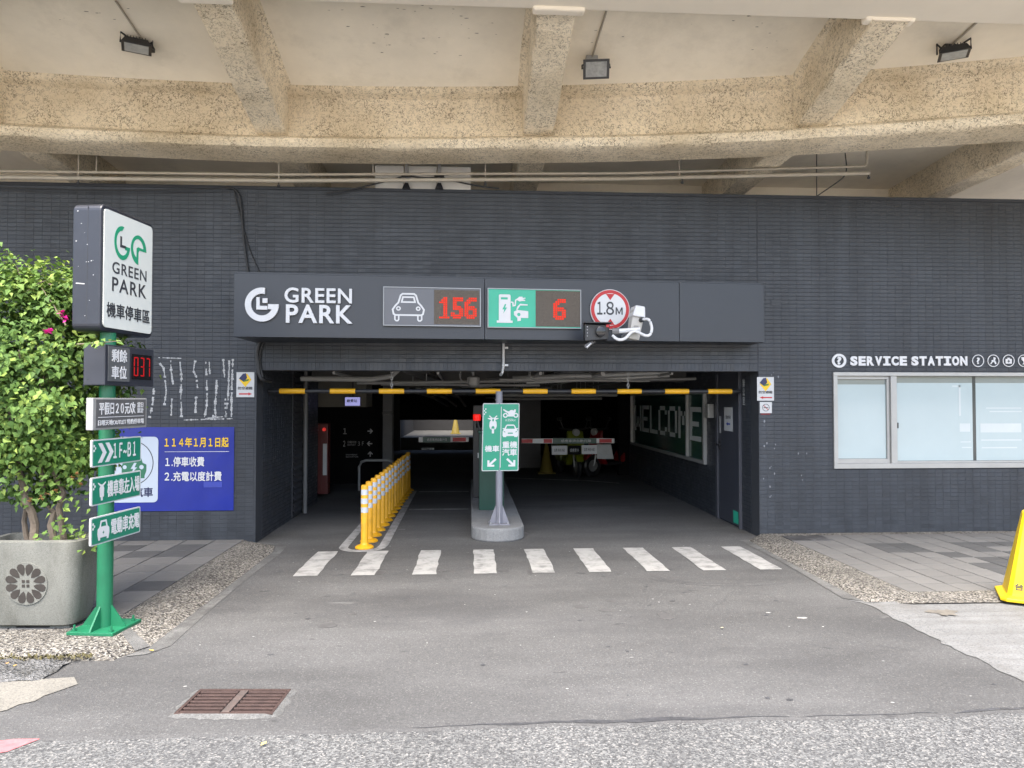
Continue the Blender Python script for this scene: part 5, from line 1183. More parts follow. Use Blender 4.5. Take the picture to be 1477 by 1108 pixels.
shrub = thing('bougainvillea', pc + Vector((0, 0, .55)), 'dense green bougainvillea with a few magenta flowers growing in the stone planter', 'shrub')
r_ = random.Random(42)
def limb(a, b, r0, r1, wob=.03, n=8):
    pts = []; rr = []
    for i in range(n + 1):
        t = i / n; p = a.lerp(b, t) + Vector((r_.uniform(-wob, wob), r_.uniform(-wob, wob), 0)) * math.sin(t * 3.14); pts.append(p); rr.append(r0 + (r1 - r0) * t)
    return pts, rr
cc = pp(-.13, .13, 0); cc.z = 1.86
stems = []
for (x, y, tx, ty, tz, r0) in ((.0, -.06, -.16, -.05, 1.3, .032), (.12, -.04, -.06, 0, 1.25, .026), (.19, -.05, .02, .03, 1.35, .024), (-.12, .03, -.3, .1, 1.3, .02)):
    a = pp(x, y, .54); b = pp(tx, ty, tz)
    pts, rr = limb(a, b, r0, r0 * .6); part('trunk', MB().tube(pts, rr, 8), bark_m, shrub, smooth=True); stems.append(b)
    for q in range(5):
        c_ = b + Vector((r_.uniform(-.35, .3), r_.uniform(-.3, .3), r_.uniform(.15, .8)))
        pts, rr = limb(b, c_, r0 * .55, .005, .04, 6); part('branch', MB().tube(pts, rr, 5), bark_m, shrub, smooth=True)
# crown: clumps over an uneven dome, leaves on each clump
clumps = []
def inside(d, f): return cc + Vector((d.x * .56, d.y * .50, d.z * .86)) * f * (1 + .10 * math.sin(d.x * 7 + d.z * 5) + r_.uniform(-.06, .06))
for i in range(250):
    d = Vector((r_.gauss(0, 1), r_.gauss(0, 1), r_.gauss(0, 1))).normalized()
    f = r_.uniform(.55, 1.02) ** .6
    p = inside(d, f)
    if p.z < 1.12 and r_.random() < .3: p.z += r_.uniform(.1, .4)
    if p.z < .98: continue
    clumps.append((p, r_.uniform(.08, .15), d))
V = []; F_ = []; T = []
def leaf(p, nrm, s, tone, up=None):
    nrm = nrm.normalized(); t = nrm.cross(Vector((r_.uniform(-1, 1), r_.uniform(-1, 1), r_.uniform(-.3, .3)))).normalized()
    t = (t + Vector((0, 0, -.45))).normalized(); sdv = nrm.cross(t).normalized(); k_ = len(V)
    wv = s * r_.uniform(.34, .46); f0 = nrm * s * r_.uniform(.06, .16)
    V.extend([p, p + t * s * .35 + sdv * wv + f0, p + t * s * .55 - f0 * .2, p + t * s * .35 - sdv * wv + f0, p + t * s * 1.05 - nrm * s * .12])
    F_.extend([(k_, k_ + 1, k_ + 4, k_ + 2), (k_, k_ + 2, k_ + 4, k_ + 3)]); T.extend([tone] * 5)
def scatter(p, rad, d, cnt, lo=.045, hi=.075):
    ct = r_.uniform(-.2, .16)
    for i in range(cnt):
        o_ = Vector((r_.gauss(0, 1), r_.gauss(0, 1), r_.gauss(0, .8))) * rad * .62
        q = p + o_
        nrm = (d * .7 + Vector((0, -.15, .75)) + Vector((r_.uniform(-.6, .6), r_.uniform(-.6, .6), r_.uniform(-.5, .5))))
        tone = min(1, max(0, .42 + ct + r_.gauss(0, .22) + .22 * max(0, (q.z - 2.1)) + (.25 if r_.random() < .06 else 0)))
        leaf(q, nrm, r_.uniform(lo, hi), tone)
for p, rad, d in clumps: scatter(p, rad, d, 88, .024, .060)
# low regrowth and long whips
for q in (pp(.24, -.08, .9), pp(.20, -.1, .68), pp(.26, -.02, .62), pp(.05, -.15, .98), pp(-.2, -.15, 1.0), pp(.16, -.1, 1.02)): scatter(q, .11, Vector((0, -1, .3)), 26, .035, .055)
for (a, b) in ((W(95, 470, 5.2), W(60, 415, 5.25)), (W(110, 497, 5.0), W(175, 492, 5.0)), (W(30, 400, 5.4), W(8, 360, 5.4)), (W(70, 410, 5.4), W(98, 416, 5.35)), (W(40, 420, 5.3), W(80, 395, 5.3))):
    pts, rr = limb(a, b, .006, .002, .01, 8); part('branch', MB().tube(pts, rr, 5), bark_m, shrub)
    for i in range(14): scatter(a.lerp(b, r_.random()), .018, Vector((0, -.5, .8)), 2, .03, .05)
me = bpy.data.meshes.new('crown'); me.from_pydata([v - rootloc(shrub) for v in V], [], F_)
at2 = me.attributes.new('tone', 'FLOAT', 'POINT'); at2.data.foreach_set('value', T)
me.materials.append(leaf_m); crown = bpy.data.objects.new('crown', me); col.objects.link(crown); crown.parent = shrub; crown['kind'] = 'stuff'
mag_m = mat('magenta_bract', lin((205, 40, 140)), .5, .15, 20); dry_m = mat('dry_bract', lin((150, 112, 66)), .8, .25, 20)
def bract(px, py, Y, m, s=.028):
    c_ = W(px, py, Y); mb = MB()
    for k_ in range(7):
        d = Vector((r_.uniform(-1, 1), r_.uniform(-1, .2), r_.uniform(-.6, 1))).normalized(); t = d.cross(Vector((.3, .2, .9))).normalized() * s * .5
        mb.add([c_, c_ + d * s * .6 + t, c_ + d * s * 1.2, c_ + d * s * .6 - t], [(0, 1, 2, 3)])
    part('flower', mb, m, shrub, fix=False)
for px, py in ((66, 480), (88, 451), (96, 461), (72, 479), (93, 456)): bract(px, py, 5.12, mag_m)
for px, py in ((110, 685), (116, 700), (60, 718), (70, 712), (44, 722), (80, 708), (104, 690)): bract(px, py, 5.2, dry_m, .022)

# ================================================================== BLUE BANNER AND SMALL SIGNS
bn = thing('banner', W(254, 738, WALL - .03), 'blue vinyl charging banner with yellow and white print on the tiled wall', 'banner')
bf = Frame((0, WALL - .006, 0), (1, 0, 0))
u0, v0, u1, v1 = bf.box(140, 616, 338, 738)
mb = MB(); NU, NV = 30, 18; r_ = random.Random(3)
for j in range(NV + 1):
    for i in range(NU + 1):
        u = u0 + (u1 - u0) * i / NU; v = v0 + (v1 - v0) * j / NV
        mb.v.append(tuple(bf.at(u, v, .004 + .0015 * math.sin(u * 7 + v * 5) + .001 * math.sin(u * 17 - v * 11))))
for j in range(NV):
    for i in range(NU): mb.f.append((j * (NU + 1) + i, j * (NU + 1) + i + 1, (j + 1) * (NU + 1) + i + 1, (j + 1) * (NU + 1) + i))
part('vinyl_sheet', mb, blue_m, bn, smooth=True)
text('lettering', '１１４年１月１日起', bf, bf.box(238, 631, 330, 645), yprint_m, bn, bold=.03, n0=.0085)
part('rule', MB().fbox(bf, *bf.box(238, 651, 331, 652), .0085, .009), white_m, bn)
text('lettering', '１.停車收費', bf, bf.box(239, 659, 295, 673), white_m, bn, bold=.025, n0=.0085)
text('lettering', '２.充電以度計費', bf, bf.box(238, 680, 320, 694), white_m, bn, bold=.025, n0=.0085)
part('patch', MB().fbox(bf, *bf.box(294, 695, 321, 703), .0085, .009), mat('blue_patch', lin((52, 66, 160)), .4), bn)
part('inset_panel', MB().prism(bf, rrect(*bf.box(160, 630, 229, 725), .05), .0085, .0095), pale_m, bn)
cxy = bf.px(188, 668); rr0 = abs(bf.px(188 + 34, 668)[0] - cxy[0])
figure('ring', [circ(0, 0, 1, 48), circ(0, 0, .965, 48)], bf, (cxy[0] - rr0, cxy[1] - rr0, cxy[0] + rr0, cxy[1] + rr0), dark_m, bn, n0=.01)
mb = MB(); bx = bf.box(176, 654, 212, 690)
icon01(mb, [[(.0, .1), (.12, .1), (.12, 0), (.3, 0), (.3, .1), (.75, .1), (.75, 0), (.93, 0), (.93, .1), (1, .3), (1, .55), (.85, .62), (.72, .98), (.2, .98), (.05, .62), (0, .5)], circ(.8, .45, .09, 14), circ(.12, .45, .08, 14), [(.5, .62), (.36, .38), (.46, .38), (.40, .18), (.62, .44), (.52, .44), (.6, .62)]], bx, bf, .01, .001)
part('car_icon', mb, mat('icon_green', lin((40, 110, 80)), .5), bn, fix=False)
text('lettering', '電動汽車', bf, bf.box(164, 703, 221, 717), mat('navy_print', lin((30, 36, 80)), .5), bn, bold=.025, n0=.01)

def shelter(px, flip, label):
    f = Frame((0, WALL - .004, 0), (1, 0, 0)); q = f.box(*px); u0, v0, u1, v1 = q; w_ = u1 - u0; h_ = v1 - v0
    t = thing('shelter_sign', f.at((u0 + u1) / 2, v0), label, 'sign', 'air raid shelter signs beside the entrance')
    part('plate', MB().fbox(f, *q, 0, .004), paper_m, t)
    c_ = ((u0 + u1) / 2, v0 + h_ * .70); s = w_ * .34
    part('emblem', MB().prism(f, [(c_[0] - s, c_[1]), (c_[0], c_[1] - s * 1.25), (c_[0] + s, c_[1]), (c_[0] + s * .3, c_[1] + s), (c_[0] - s * .3, c_[1] + s)], .0045, .0055), yprint_m, t)
    part('emblem_navy', MB().prism(f, [(c_[0] - s * 1.05, c_[1] + s * .2), (c_[0] - s * .2, c_[1] - s * .4), (c_[0] + s * .3, c_[1] + s * .3), (c_[0] + s * .1, c_[1] + s * 1.1), (c_[0] - s * .4, c_[1] + s * 1.0)], .006, .0065), mat('navy_print', lin((30, 36, 80)), .5), t)  # navy part of the printed emblem
    part('emblem_mark', MB().prism(f, [(c_[0] - s * .4, c_[1] - s * .4), (c_[0] + s * .5, c_[1] - s * .2), (c_[0] + s * .6, c_[1] + s * .1), (c_[0] - s * .1, c_[1] - s * .05)], .007, .0075), mat('icon_green2', lin((60, 110, 40)), .5), t)
    text('lettering', '防空避難', f, (u0 + w_ * .1, v0 + h_ * .30, u1 - w_ * .1, v0 + h_ * .42), dark_m, t, bold=.02, n0=.0045)
    a = [(0, .5), (.28, 1), (.28, .72), (1, .72), (1, .28), (.28, .28), (.28, 0)]
    if flip: a = [(1 - x, y) for x, y in a][::-1]
    figure('arrow', [a], f, (u0 + w_ * .15, v0 + h_ * .07, u1 - w_ * .12, v0 + h_ * .19), red_m, t, n0=.0045)
shelter((341, 537, 367, 573), True, 'white air raid shelter sign with a red arrow pointing right')
shelter((1092, 544, 1116, 578), False, 'white air raid shelter sign with a red arrow pointing left')
f = Frame((0, WALL - .004, 0), (1, 0, 0)); q = f.box(1096, 580, 1113, 596)
t = thing('no_smoking_sign', f.at(q[0], q[1]), 'small white no smoking sign under the shelter sign', 'sign')
part('plate', MB().fbox(f, *q, 0, .004), paper_m, t)
c_ = ((q[0] + q[2]) / 2, (q[1] + q[3]) / 2); s = .045
figure('ring', [circ(0, 0, 1, 30), circ(0, 0, .86, 30)], f, (c_[0] - s, c_[1] - s, c_[0] + s, c_[1] + s), dark_m, t, n0=.0045)
part('slash', MB().prism(f, [(c_[0] - .03, c_[1] + .024), (c_[0] - .024, c_[1] + .03), (c_[0] + .03, c_[1] - .024), (c_[0] + .024, c_[1] - .03)], .0045, .0055), red_m, t)
part('cigarette', MB().fbox(f, c_[0] - .028, c_[1] - .006, c_[0] + .026, c_[1] + .004, .006, .0065), dark_m, t)
part('red_strip', MB().fbox(f, q[0] + .01, q[1] - .014, q[2] - .02, q[1] - .008, 0, .003), red_m, t)

# ================================================================== SERVICE STATION LETTERING
ss = thing('service_lettering', W(1300, 530, WALL - .02), 'white SERVICE STATION wall lettering above the pale window', 'lettering')
f = Frame((0, WALL - .003, 0), (1, 0, 0))
q = f.box(1199.5, 510.5, 1220, 530.5)
figure('badge_ring', [circ(0, 0, 1, 36), circ(0, 0, .66, 30)], f, q, white_m, ss, n0=0, thick=.012)
text('badge_mark', '?', f, f.box(1206.5, 514.5, 1213, 526), white_m, ss, bold=.05, n0=0, thick=.012)
def split_text(s, px0, py0, px1, py1, bold):
    n_ = len(s); 
    for i, ch in enumerate(s):
        a = px0 + (px1 - px0) * (i + .07) / n_; b = px0 + (px1 - px0) * (i + .93) / n_
        if ch == 'I':
            u0, v0, u1, v1 = f.box(a, py0, b, py1); h_ = v1 - v0; w_ = u1 - u0
            part('letter', MB().prism(f, [(u0, v0), (u1, v0), (u1, v0 + h_ * .22), (u0 + w_ * .7, v0 + h_ * .22), (u0 + w_ * .7, v1 - h_ * .22), (u1, v1 - h_ * .22), (u1, v1), (u0, v1), (u0, v1 - h_ * .22), (u0 + w_ * .3, v1 - h_ * .22), (u0 + w_ * .3, v0 + h_ * .22), (u0, v0 + h_ * .22)], 0, .014), white_m, ss)
        else: text('letter', ch, f, f.box(a, py0, b, py1), white_m, ss, bold=bold, n0=0, thick=.014)
split_text('SERVICE', 1225, 514, 1308, 527.5, .055); split_text('STATION', 1313, 514, 1395, 527.5, .055)
for i, cx in enumerate((1410.5, 1432.5, 1454.5, 1476.5)):
    c_ = f.px(cx, 520.5); r0 = .077
    figure('icon_ring', [circ(0, 0, 1, 36), circ(0, 0, .88, 36)], f, (c_[0] - r0, c_[1] - r0, c_[0] + r0, c_[1] + r0), white_m, ss, n0=0, thick=.006)
    mb = MB(); bx = (c_[0] - .04, c_[1] - .045, c_[0] + .04, c_[1] + .045)
    if i == 0: text('icon', '?', f, (c_[0] - .02, c_[1] - .04, c_[0] + .02, c_[1] + .04), white_m, ss, bold=.03, n0=0, thick=.006); continue
    if i == 1: icon01(mb, [[(.55, 1), (.9, .9), (.75, .55), (1, .1), (.8, 0), (.6, .35), (.35, .3), (.1, 0), (0, .12), (.25, .45), (.2, .6), (.5, .62)]], bx, f, 0, .006)
    if i == 2: icon01(mb, [[(0, .1), (1, .1), (1, .75), (.72, .75), (.66, .92), (.34, .92), (.28, .75), (0, .75)], [(.42, .25), (.58, .25), (.58, .38), (.72, .38), (.72, .5), (.58, .5), (.58, .62), (.42, .62), (.42, .5), (.28, .5), (.28, .38), (.42, .38)]], bx, f, 0, .006)
    if i == 3: icon01(mb, [[(.1, 1), (.9, 1), (.85, .6), (.58, .4), (.58, .15), (.8, 0), (.2, 0), (.42, .15), (.42, .4), (.15, .6)]], bx, f, 0, .006)
    part('icon', mb, white_m, ss, fix=False)

# ================================================================== BOLLARDS
b0 = Vector((-1.19, 8.17, .006))
bo = thing('lane_bollard', b0, 'yellow flexible bollard with white bands, in the row on the looped line', 'bollard', 'yellow bollards in the lane divider row')
part('base', MB().lathe(b0, [(.105, 0), (.105, .012), (.085, .028), (.05, .04), (.043, .06)], 24), yellow_m, bo, smooth=True)
part('post', MB().lathe(b0, [(.043, .05), (.041, .07), (.041, .695), (.036, .708), (.02, .712)], 20), yellow_m, bo, smooth=True)
for z in (.40, .50, .60): part('white_band', MB().lathe(b0 + Vector((0, 0, z)), [(.0425, 0), (.0425, .06)], 20), wband_m, bo, smooth=True)
ORD = 'first second third fourth fifth sixth seventh eighth ninth tenth eleventh twelfth thirteenth fourteenth fifteenth'.split()
bo['label'] = 'yellow bollard with white bands, first from the crosswalk end of the divider row'
for i in range(1, 15):
    c = copy_tree(bo, None, Vector((b0.x + .004 * i + rnd.uniform(-.006, .006), b0.y + .362 * i, .006)))
    c['label'] = 'yellow bollard with white bands, ' + ORD[i] + ' from the crosswalk end of the divider row'
    c.rotation_euler = (rnd.uniform(-.012, .012), rnd.uniform(-.012, .012), rnd.uniform(0, 6))

# ================================================================== TRAFFIC ISLAND, SIGN, CABINETS
isl = []
x0, x1 = .02, .66; ym = 8.68
out_ = [(x1, 13.6), (x1, ym)] + [((x0 + x1) / 2 + .32 * math.cos(R(a)), ym + .30 * math.sin(R(a))) for a in range(-10, -175, -15)] + [(x0, ym), (x0, 13.6)]
gf_ = Frame((0, 0, 0), (1, 0, 0), (0, 1, 0))
island = solo('traffic_island', MB().prism(gf_, out_, .004, .165), conc_m, 'raised grey concrete island with a rounded nose between the lanes', 'island', bevel=.02)
sg = thing('direction_sign', (.36, 8.72, .165), 'green lane sign sending scooters left and cars right, on a grey post', 'sign')
sp_ = Vector((.36, 8.72, .165))
part('post', MB().lathe(sp_, [(.042, .01), (.042, 1.62)], 18), greypaint_m, sg, smooth=True)
part('base_plate', MB().box(sp_.x - .13, sp_.x + .13, sp_.y - .11, sp_.y + .11, .165, .178), greypaint_m, sg, bevel=.002)
for k_ in range(4):
    a = R(90 * k_); d = Vector((math.cos(a), math.sin(a), 0)); s = Vector((-d.y, d.x, 0)) * .005
    q = [sp_ + d * .035 + Vector((0, 0, .013)), sp_ + d * .12 + Vector((0, 0, .013)), sp_ + d * .046 + Vector((0, 0, .22)), sp_ + d * .035 + Vector((0, 0, .22))]
    part('gusset', MB().hexa([x - s for x in q] + [x + s for x in q]), greypaint_m, sg)
for sx in (-1, 1):
    for sy in (-1, 1): part('bolt', MB().lathe((sp_.x + sx * .105, sp_.y + sy * .085, .178), [(.012, 0), (.012, .02)], 6), steel_m, sg)
vt = Vector((.018, 0, 1))
sf = Frame((0, 8.66, 0), (1, .06, 0), vt)
u0, v0 = sf.px(693, 680); u1, v1 = sf.px(747, 583)
u1 = u0 + (u1 - u0)
w_, h_ = sf.px(746, 681)[0] - u0, v1 - v0
sf = Frame(sf.at(u0, v0), (1, .06, 0), vt)
part('panel', MB().prism(sf, rrect(0, 0, w_, h_, .014), -.02, 0), paper_m, sg)
part('panel_face', MB().prism(sf, rrect(.01, .01, w_ - .01, h_ - .01, .01), .0005, .002), mat('bright_green_film', lin((34, 145, 115)), .35, .05, 3), sg)
part('divider', MB().fbox(sf, w_ * .495, h_ * .05, w_ * .51, h_ * .95, .0025, .003), white_m, sg)
def sb(a, b, c, d): return (a * w_, b * h_, c * w_, d * h_)
for k_ in range(4):
    for j in range(2):
        if (k_ + j) % 2 == 0: part('checker', MB().fbox(sf, *sb(.03 + j * .035, .83 + k_ * .025, .06 + j * .035, .85 + k_ * .025), .0025, .003), white_m, sg)
mb = MB(); icon01(mb, [[(.22, .2), (.15, .35), (.18, .6), (.32, .72), (0, .80), (0, .84), (.3, .84), (.1, .97), (.18, 1), (.4, .86), (.6, .86), (.82, 1), (.9, .97), (.7, .84), (1, .84), (1, .80), (.68, .72), (.82, .6), (.85, .35), (.78, .2), (.64, .12), (.64, .30), (.5, .36), (.36, .30), (.36, .12)], circ(.5, .72, .09, 14)], sb(.14, .58, .43, .82), sf, .0025, .001)
icon01(mb, [[(.40, 0), (.60, 0), (.60, .26), (.5, .30), (.40, .26)]], sb(.14, .555, .43, .80), sf, .0025, .001)
part('scooter_icon', mb, white_m, sg, fix=False)
mb = MB(); bx = sb(.55, .785, .97, .915)
icon01(mb, [circ(.16, .28, .16, 18, ry=.28), circ(.16, .28, .085, 14, ry=.15)], bx, sf, .0025, .001)
icon01(mb, [circ(.84, .28, .16, 18, ry=.28), circ(.84, .28, .085, 14, ry=.15)], bx, sf, .0025, .001)
icon01(mb, [[(.28, .15), (.68, .15), (.72, .45), (.82, .66), (.84, .95), (.72, .95), (.70, .82), (.58, .9), (.46, .86), (.40, .72), (.26, .78), (.04, 1), (.0, .9), (.18, .64), (.30, .55), (.36, .4)]], bx, sf, .0025, .0012)
part('motorbike_icon', mb, white_m, sg, fix=False)
text('lettering', '≥250cc', sf, sb(.62, .735, .90, .77), white_m, sg, n0=.0025)
mb = MB(); icon01(mb, [[(.06, 0), (.24, 0), (.24, .08), (.76, .08), (.76, 0), (.94, 0), (1, .12), (1, .48), (.92, .58), (1, .66), (1, .72), (.88, .70), (.78, .94), (.70, 1), (.30, 1), (.22, .94), (.12, .70), (0, .72), (0, .66), (.08, .58), (0, .48), (0, .12)], [(.20, .66), (.80, .66), (.72, .9), (.28, .9)], [(.33, .26), (.67, .26), (.66, .36), (.34, .36)], [(.06, .42), (.16, .36), (.18, .42), (.08, .48)], [(.94, .42), (.84, .36), (.82, .42), (.92, .48)]], sb(.55, .50, .97, .685), sf, .0025, .001)
part('car_icon', mb, white_m, sg, fix=False)
text('lettering', '機車', sf, sb(.08, .285, .46, .375), white_m, sg, bold=.03, n0=.0025)
text('lettering', '重機\n汽車', sf, sb(.55, .225, .95, .435), white_m, sg, bold=.03, n0=.0025, line=1.05)
arr = [(0, 0), (.75, 0), (.75, .22), (.40, .22), (1, .82), (.84, 1), (.22, .38), (.22, .75), (0, .75)]
figure('arrow', [arr], sf, sb(.15, .065, .40, .19), white_m, sg, n0=.0025)
figure('arrow', [[(1 - x, y) for x, y in arr][::-1]], sf, sb(.66, .065, .91, .19), white_m, sg, n0=.0025)

cab = thing('barrier_cabinet', (.30, 9.95, .165), 'dark green barrier cabinet standing on the island behind the lane sign', 'cabinet')
part('body', MB().box(.13, .47, 9.80, 10.15, .165, 1.22), cabg_m, cab, bevel=.008)
part('lid', MB().box(.115, .485, 9.785, 10.165, 1.222, 1.26), cabg_m, cab, bevel=.01)
part('door_panel', MB().box(.16, .44, 9.794, 9.799, .25, 1.15), cabg_m, cab, bevel=.002)
part('signal_lamp', MB().lathe((.10, 10.0, 1.42), [(.05, -.03), (.055, 0), (.055, .05), (.045, .06)], 14), mat('red_signal', (.8, .012, .008), .4, .05, emit=.2), cab, smooth=True)
part('lamp_stem', MB().tube([(.14, 10.0, 1.25), (.10, 10.0, 1.40)], .015, 8), black_m, cab)
cab2 = thing('ticket_machine', (.18, 11.2, .165), 'tall black ticket machine on the island beyond the green cabinet', 'machine')
part('body', MB().box(.05, .34, 11.05, 11.35, .165, 1.6), black_m, cab2, bevel=.01)
part('screen', MB().box(.10, .29, 11.043, 11.049, 1.25, 1.42), inb_m, cab2)
part('card_slot', MB().box(.12, .2, 11.043, 11.049, .78, .86), wletter_m, cab2)

def barrier(x0, x1, Y, z, label, pivot, boards, green):
    t = thing('barrier_gate', (pivot, Y, .165 if abs(pivot) < .7 else 0.006), label, 'barrier')
    part('post', MB().box(pivot - .12, pivot + .12, Y + .05, Y + .35, .165 if abs(pivot) < .7 else 0.006, z + .1), cabg_m, t, bevel=.01)
    part('arm', MB().box(x0, x1, Y - .02, Y + .02, z - .045, z + .045), white_m, t, bevel=.006)
    for a, b, m in boards: part('arm_sleeve', MB().box(a, b, Y - .027, Y + .027, z - .035 if m is red_m else z - .05, z + .035 if m is red_m else z + .05), m, t)
    f = Frame((0, Y - .03, 0), (1, 0, 0))
    if green: text('lettering', '感應車牌自動升降', f, (green[0], z - .025, green[1], z + .025), wletter_m, t, n0=.0)
    return t, f
Yb = 13.0
bx0, bx1 = W(752, 636, Yb).x, W(886, 636, Yb).x; bz = W(820, 636, Yb).z
g0, g1 = W(797, 636, Yb).x, W(860, 636, Yb).x
bt, f = barrier(bx0, bx1, Yb, bz, 'white and red barrier arm across the car lane with hanging notices', .40, [(W(752, 636, Yb).x, W(768, 636, Yb).x, red_m), (W(784, 636, Yb).x, W(796, 636, Yb).x, red_m), (g0, g1, cabg_m), (W(864, 636, Yb).x, W(882, 636, Yb).x, red_m)], (g0 + .15, g1 - .1))
for px, m_, tx in (((796, 643, 818, 656), paper_m, dark_m), ((819, 643, 838, 656), inb_m, wletter_m), ((839, 642, 861, 655), paper_m, dark_m)):
    q = f.box(*px); part('hanging_notice', MB().fbox(f, *q, .0, .004), m_, bt)
    text('notice_lettering', '請稍候' if tx is dark_m else '感應票卡', f, (q[0] + .04, q[1] + .05, q[2] - .04, q[3] - .05), tx, bt, n0=.005)
q = f.box(861, 641, 885, 662); part('hanging_notice', MB().prism(f, [(q[0], q[3]), (q[2] - .05, q[3]), (q[2], q[1]), (q[0], q[1])], 0, .004), mat('grey_flap', (.32, .33, .32), .6), bt)
lx0, lx1 = W(604, 634, 12.6).x, -.02; lz = W(650, 634, 12.6).z
bt2, f2 = barrier(lx0, lx1, 12.6, lz, 'white and green barrier arm across the scooter lane', .30, [(W(610, 634, 12.6).x, W(650, 634, 12.6).x, cabg_m), (W(653, 634, 12.6).x, W(672, 634, 12.6).x, red_m)], (W(616, 634, 12.6).x, W(645, 634, 12.6).x))
text('notice_lettering', '請依序進場', f2, f2.box(608, 646, 626, 649), wletter_m, bt2, n0=0)

# ================================================================== INSIDE THE GARAGE
dr = thing('directory_sign', W(520, 690, 14.38), 'black wall directory with grey numerals and arrows', 'sign')
f = Frame((0, 14.38, 0), (1, 0, 0))
part('panel', MB().fbox(f, *f.box(487, 605, 548, 690), -.028, 0), inb_m, dr)
dim = mat('grey_directory_print', (.42, .42, .43), .5)
text('lettering', '１', f, f.box(495, 618, 500, 626), dim, dr, bold=.03, n0=.001); text('lettering', '２', f, f.box(495, 636, 498, 644), dim, dr, bold=.02, n0=.001)
text('lettering', '日曜天地\nOUTLET', f, f.box(501, 636, 514, 643), dim, dr, n0=.001); text('lettering', '３Ｆ', f, f.box(516, 637, 525, 643), dim, dr, n0=.001)
text('lettering', 'PAYMENT\nELEVATOR', f, f.box(499, 655, 517, 660), dim, dr, n0=.001)
for (px, py, rt) in ((534, 622, 0), (533, 640, 180), (534, 655, 90)):
    c_ = f.px(px, py); s = .055; mb = MB()
    for lp_ in ([(-1, .22), (.2, .22), (-.25, .8), (.15, .9), (1, 0), (.15, -.9), (-.25, -.8), (.2, -.22), (-1, -.22)],):
        a = R(rt); mb.prism(f, [(c_[0] + s * (x * math.cos(a) - y * math.sin(a)), c_[1] + s * (x * math.sin(a) + y * math.cos(a))) for x, y in lp_], .001, .003)
    part('arrow', mb, dim, dr)
tv = thing('screen', W(507, 590, 13.1), 'small lit violet screen hung under the soffit', 'screen')
f = Frame((0, 13.1, 0), (1, .0, 0)); q = f.box(497, 572.5, 520, 586)
part('casing', MB().fbox(f, *q, -.06, 0), black_m, tv, bevel=.004)
part('display', MB().fbox(f, q[0] + .008, q[1] + .008, q[2] - .008, q[3] - .008, .0005, .002), mat('violet_screen', (.42, .42, .85), .4, .05, emit=.17), tv)
text('lettering', '繳費站', f, (q[0] + .04, q[1] + .07, q[2] - .06, q[3] - .045), dark_m, tv, bold=.02, n0=.0025)
part('bracket', MB().tube([f.at((q[0] + q[2]) / 2, q[3], -.03), f.at((q[0] + q[2]) / 2, 2.74, -.03)], .012, 6), black_m, tv)
hy = thing('hydrant_cabinet', W(460, 713, 12.2), 'dark red fire hydrant cabinet on the inner wall', 'cabinet')
f = Frame((0, 12.2, 0), (1, 0, 0)); q = f.box(448, 611, 473, 713)
part('body', MB().fbox(f, *q, -.22, 0), mat('dark_red_paint', (.10, .013, .011), .45, .12, 4), hy, bevel=.008)
part('alarm_lamp', MB().lathe(f.at(q[2] - .06, q[3] - .1, 0), [(.03, 0), (.03, -.03), (.018, -.05)], 12, 'Y'), mat('red_alarm', (.9, .05, .04), .3, .05, emit=.12), hy, smooth=True)
part('bell_button', MB().lathe(f.at(q[0] + .09, q[3] - .11, 0), [(.03, 0), (.03, -.015)], 12, 'Y'), wletter_m, hy)
part('call_point', MB().lathe(f.at(q[0] + .09, q[3] - .05, 0), [(.018, 0), (.018, -.015)], 12, 'Y'), wletter_m, hy)
part('notice', MB().fbox(f, q[2] - .08, q[1] + .32, q[2] - .015, q[1] + .85, .001, .003), wletter_m, hy)
part('door_panel', MB().fbox(f, q[0] + .03, q[1] + .06, q[2] - .1, q[3] - .24, .001, .006), mat('dark_red_paint', (.10, .013, .011), .45), hy)
ur = W(545, 664, 13.3)
xa, xb = W(518, 665, 13.3).x, W(570, 665, 13.3).x
solo('guard_rail', MB().tube([(xa, 13.3, .006), (xa, 13.3, ur.z - .12), (xa + .04, 13.3, ur.z - .03), (xa + .13, 13.3, ur.z), (xb - .13, 13.3, ur.z), (xb - .04, 13.3, ur.z - .03), (xb, 13.3, ur.z - .12), (xb, 13.3, .006)], .025, 10), steel_m, 'bent steel tube guard rail in front of the directory', 'rail', smooth=True)

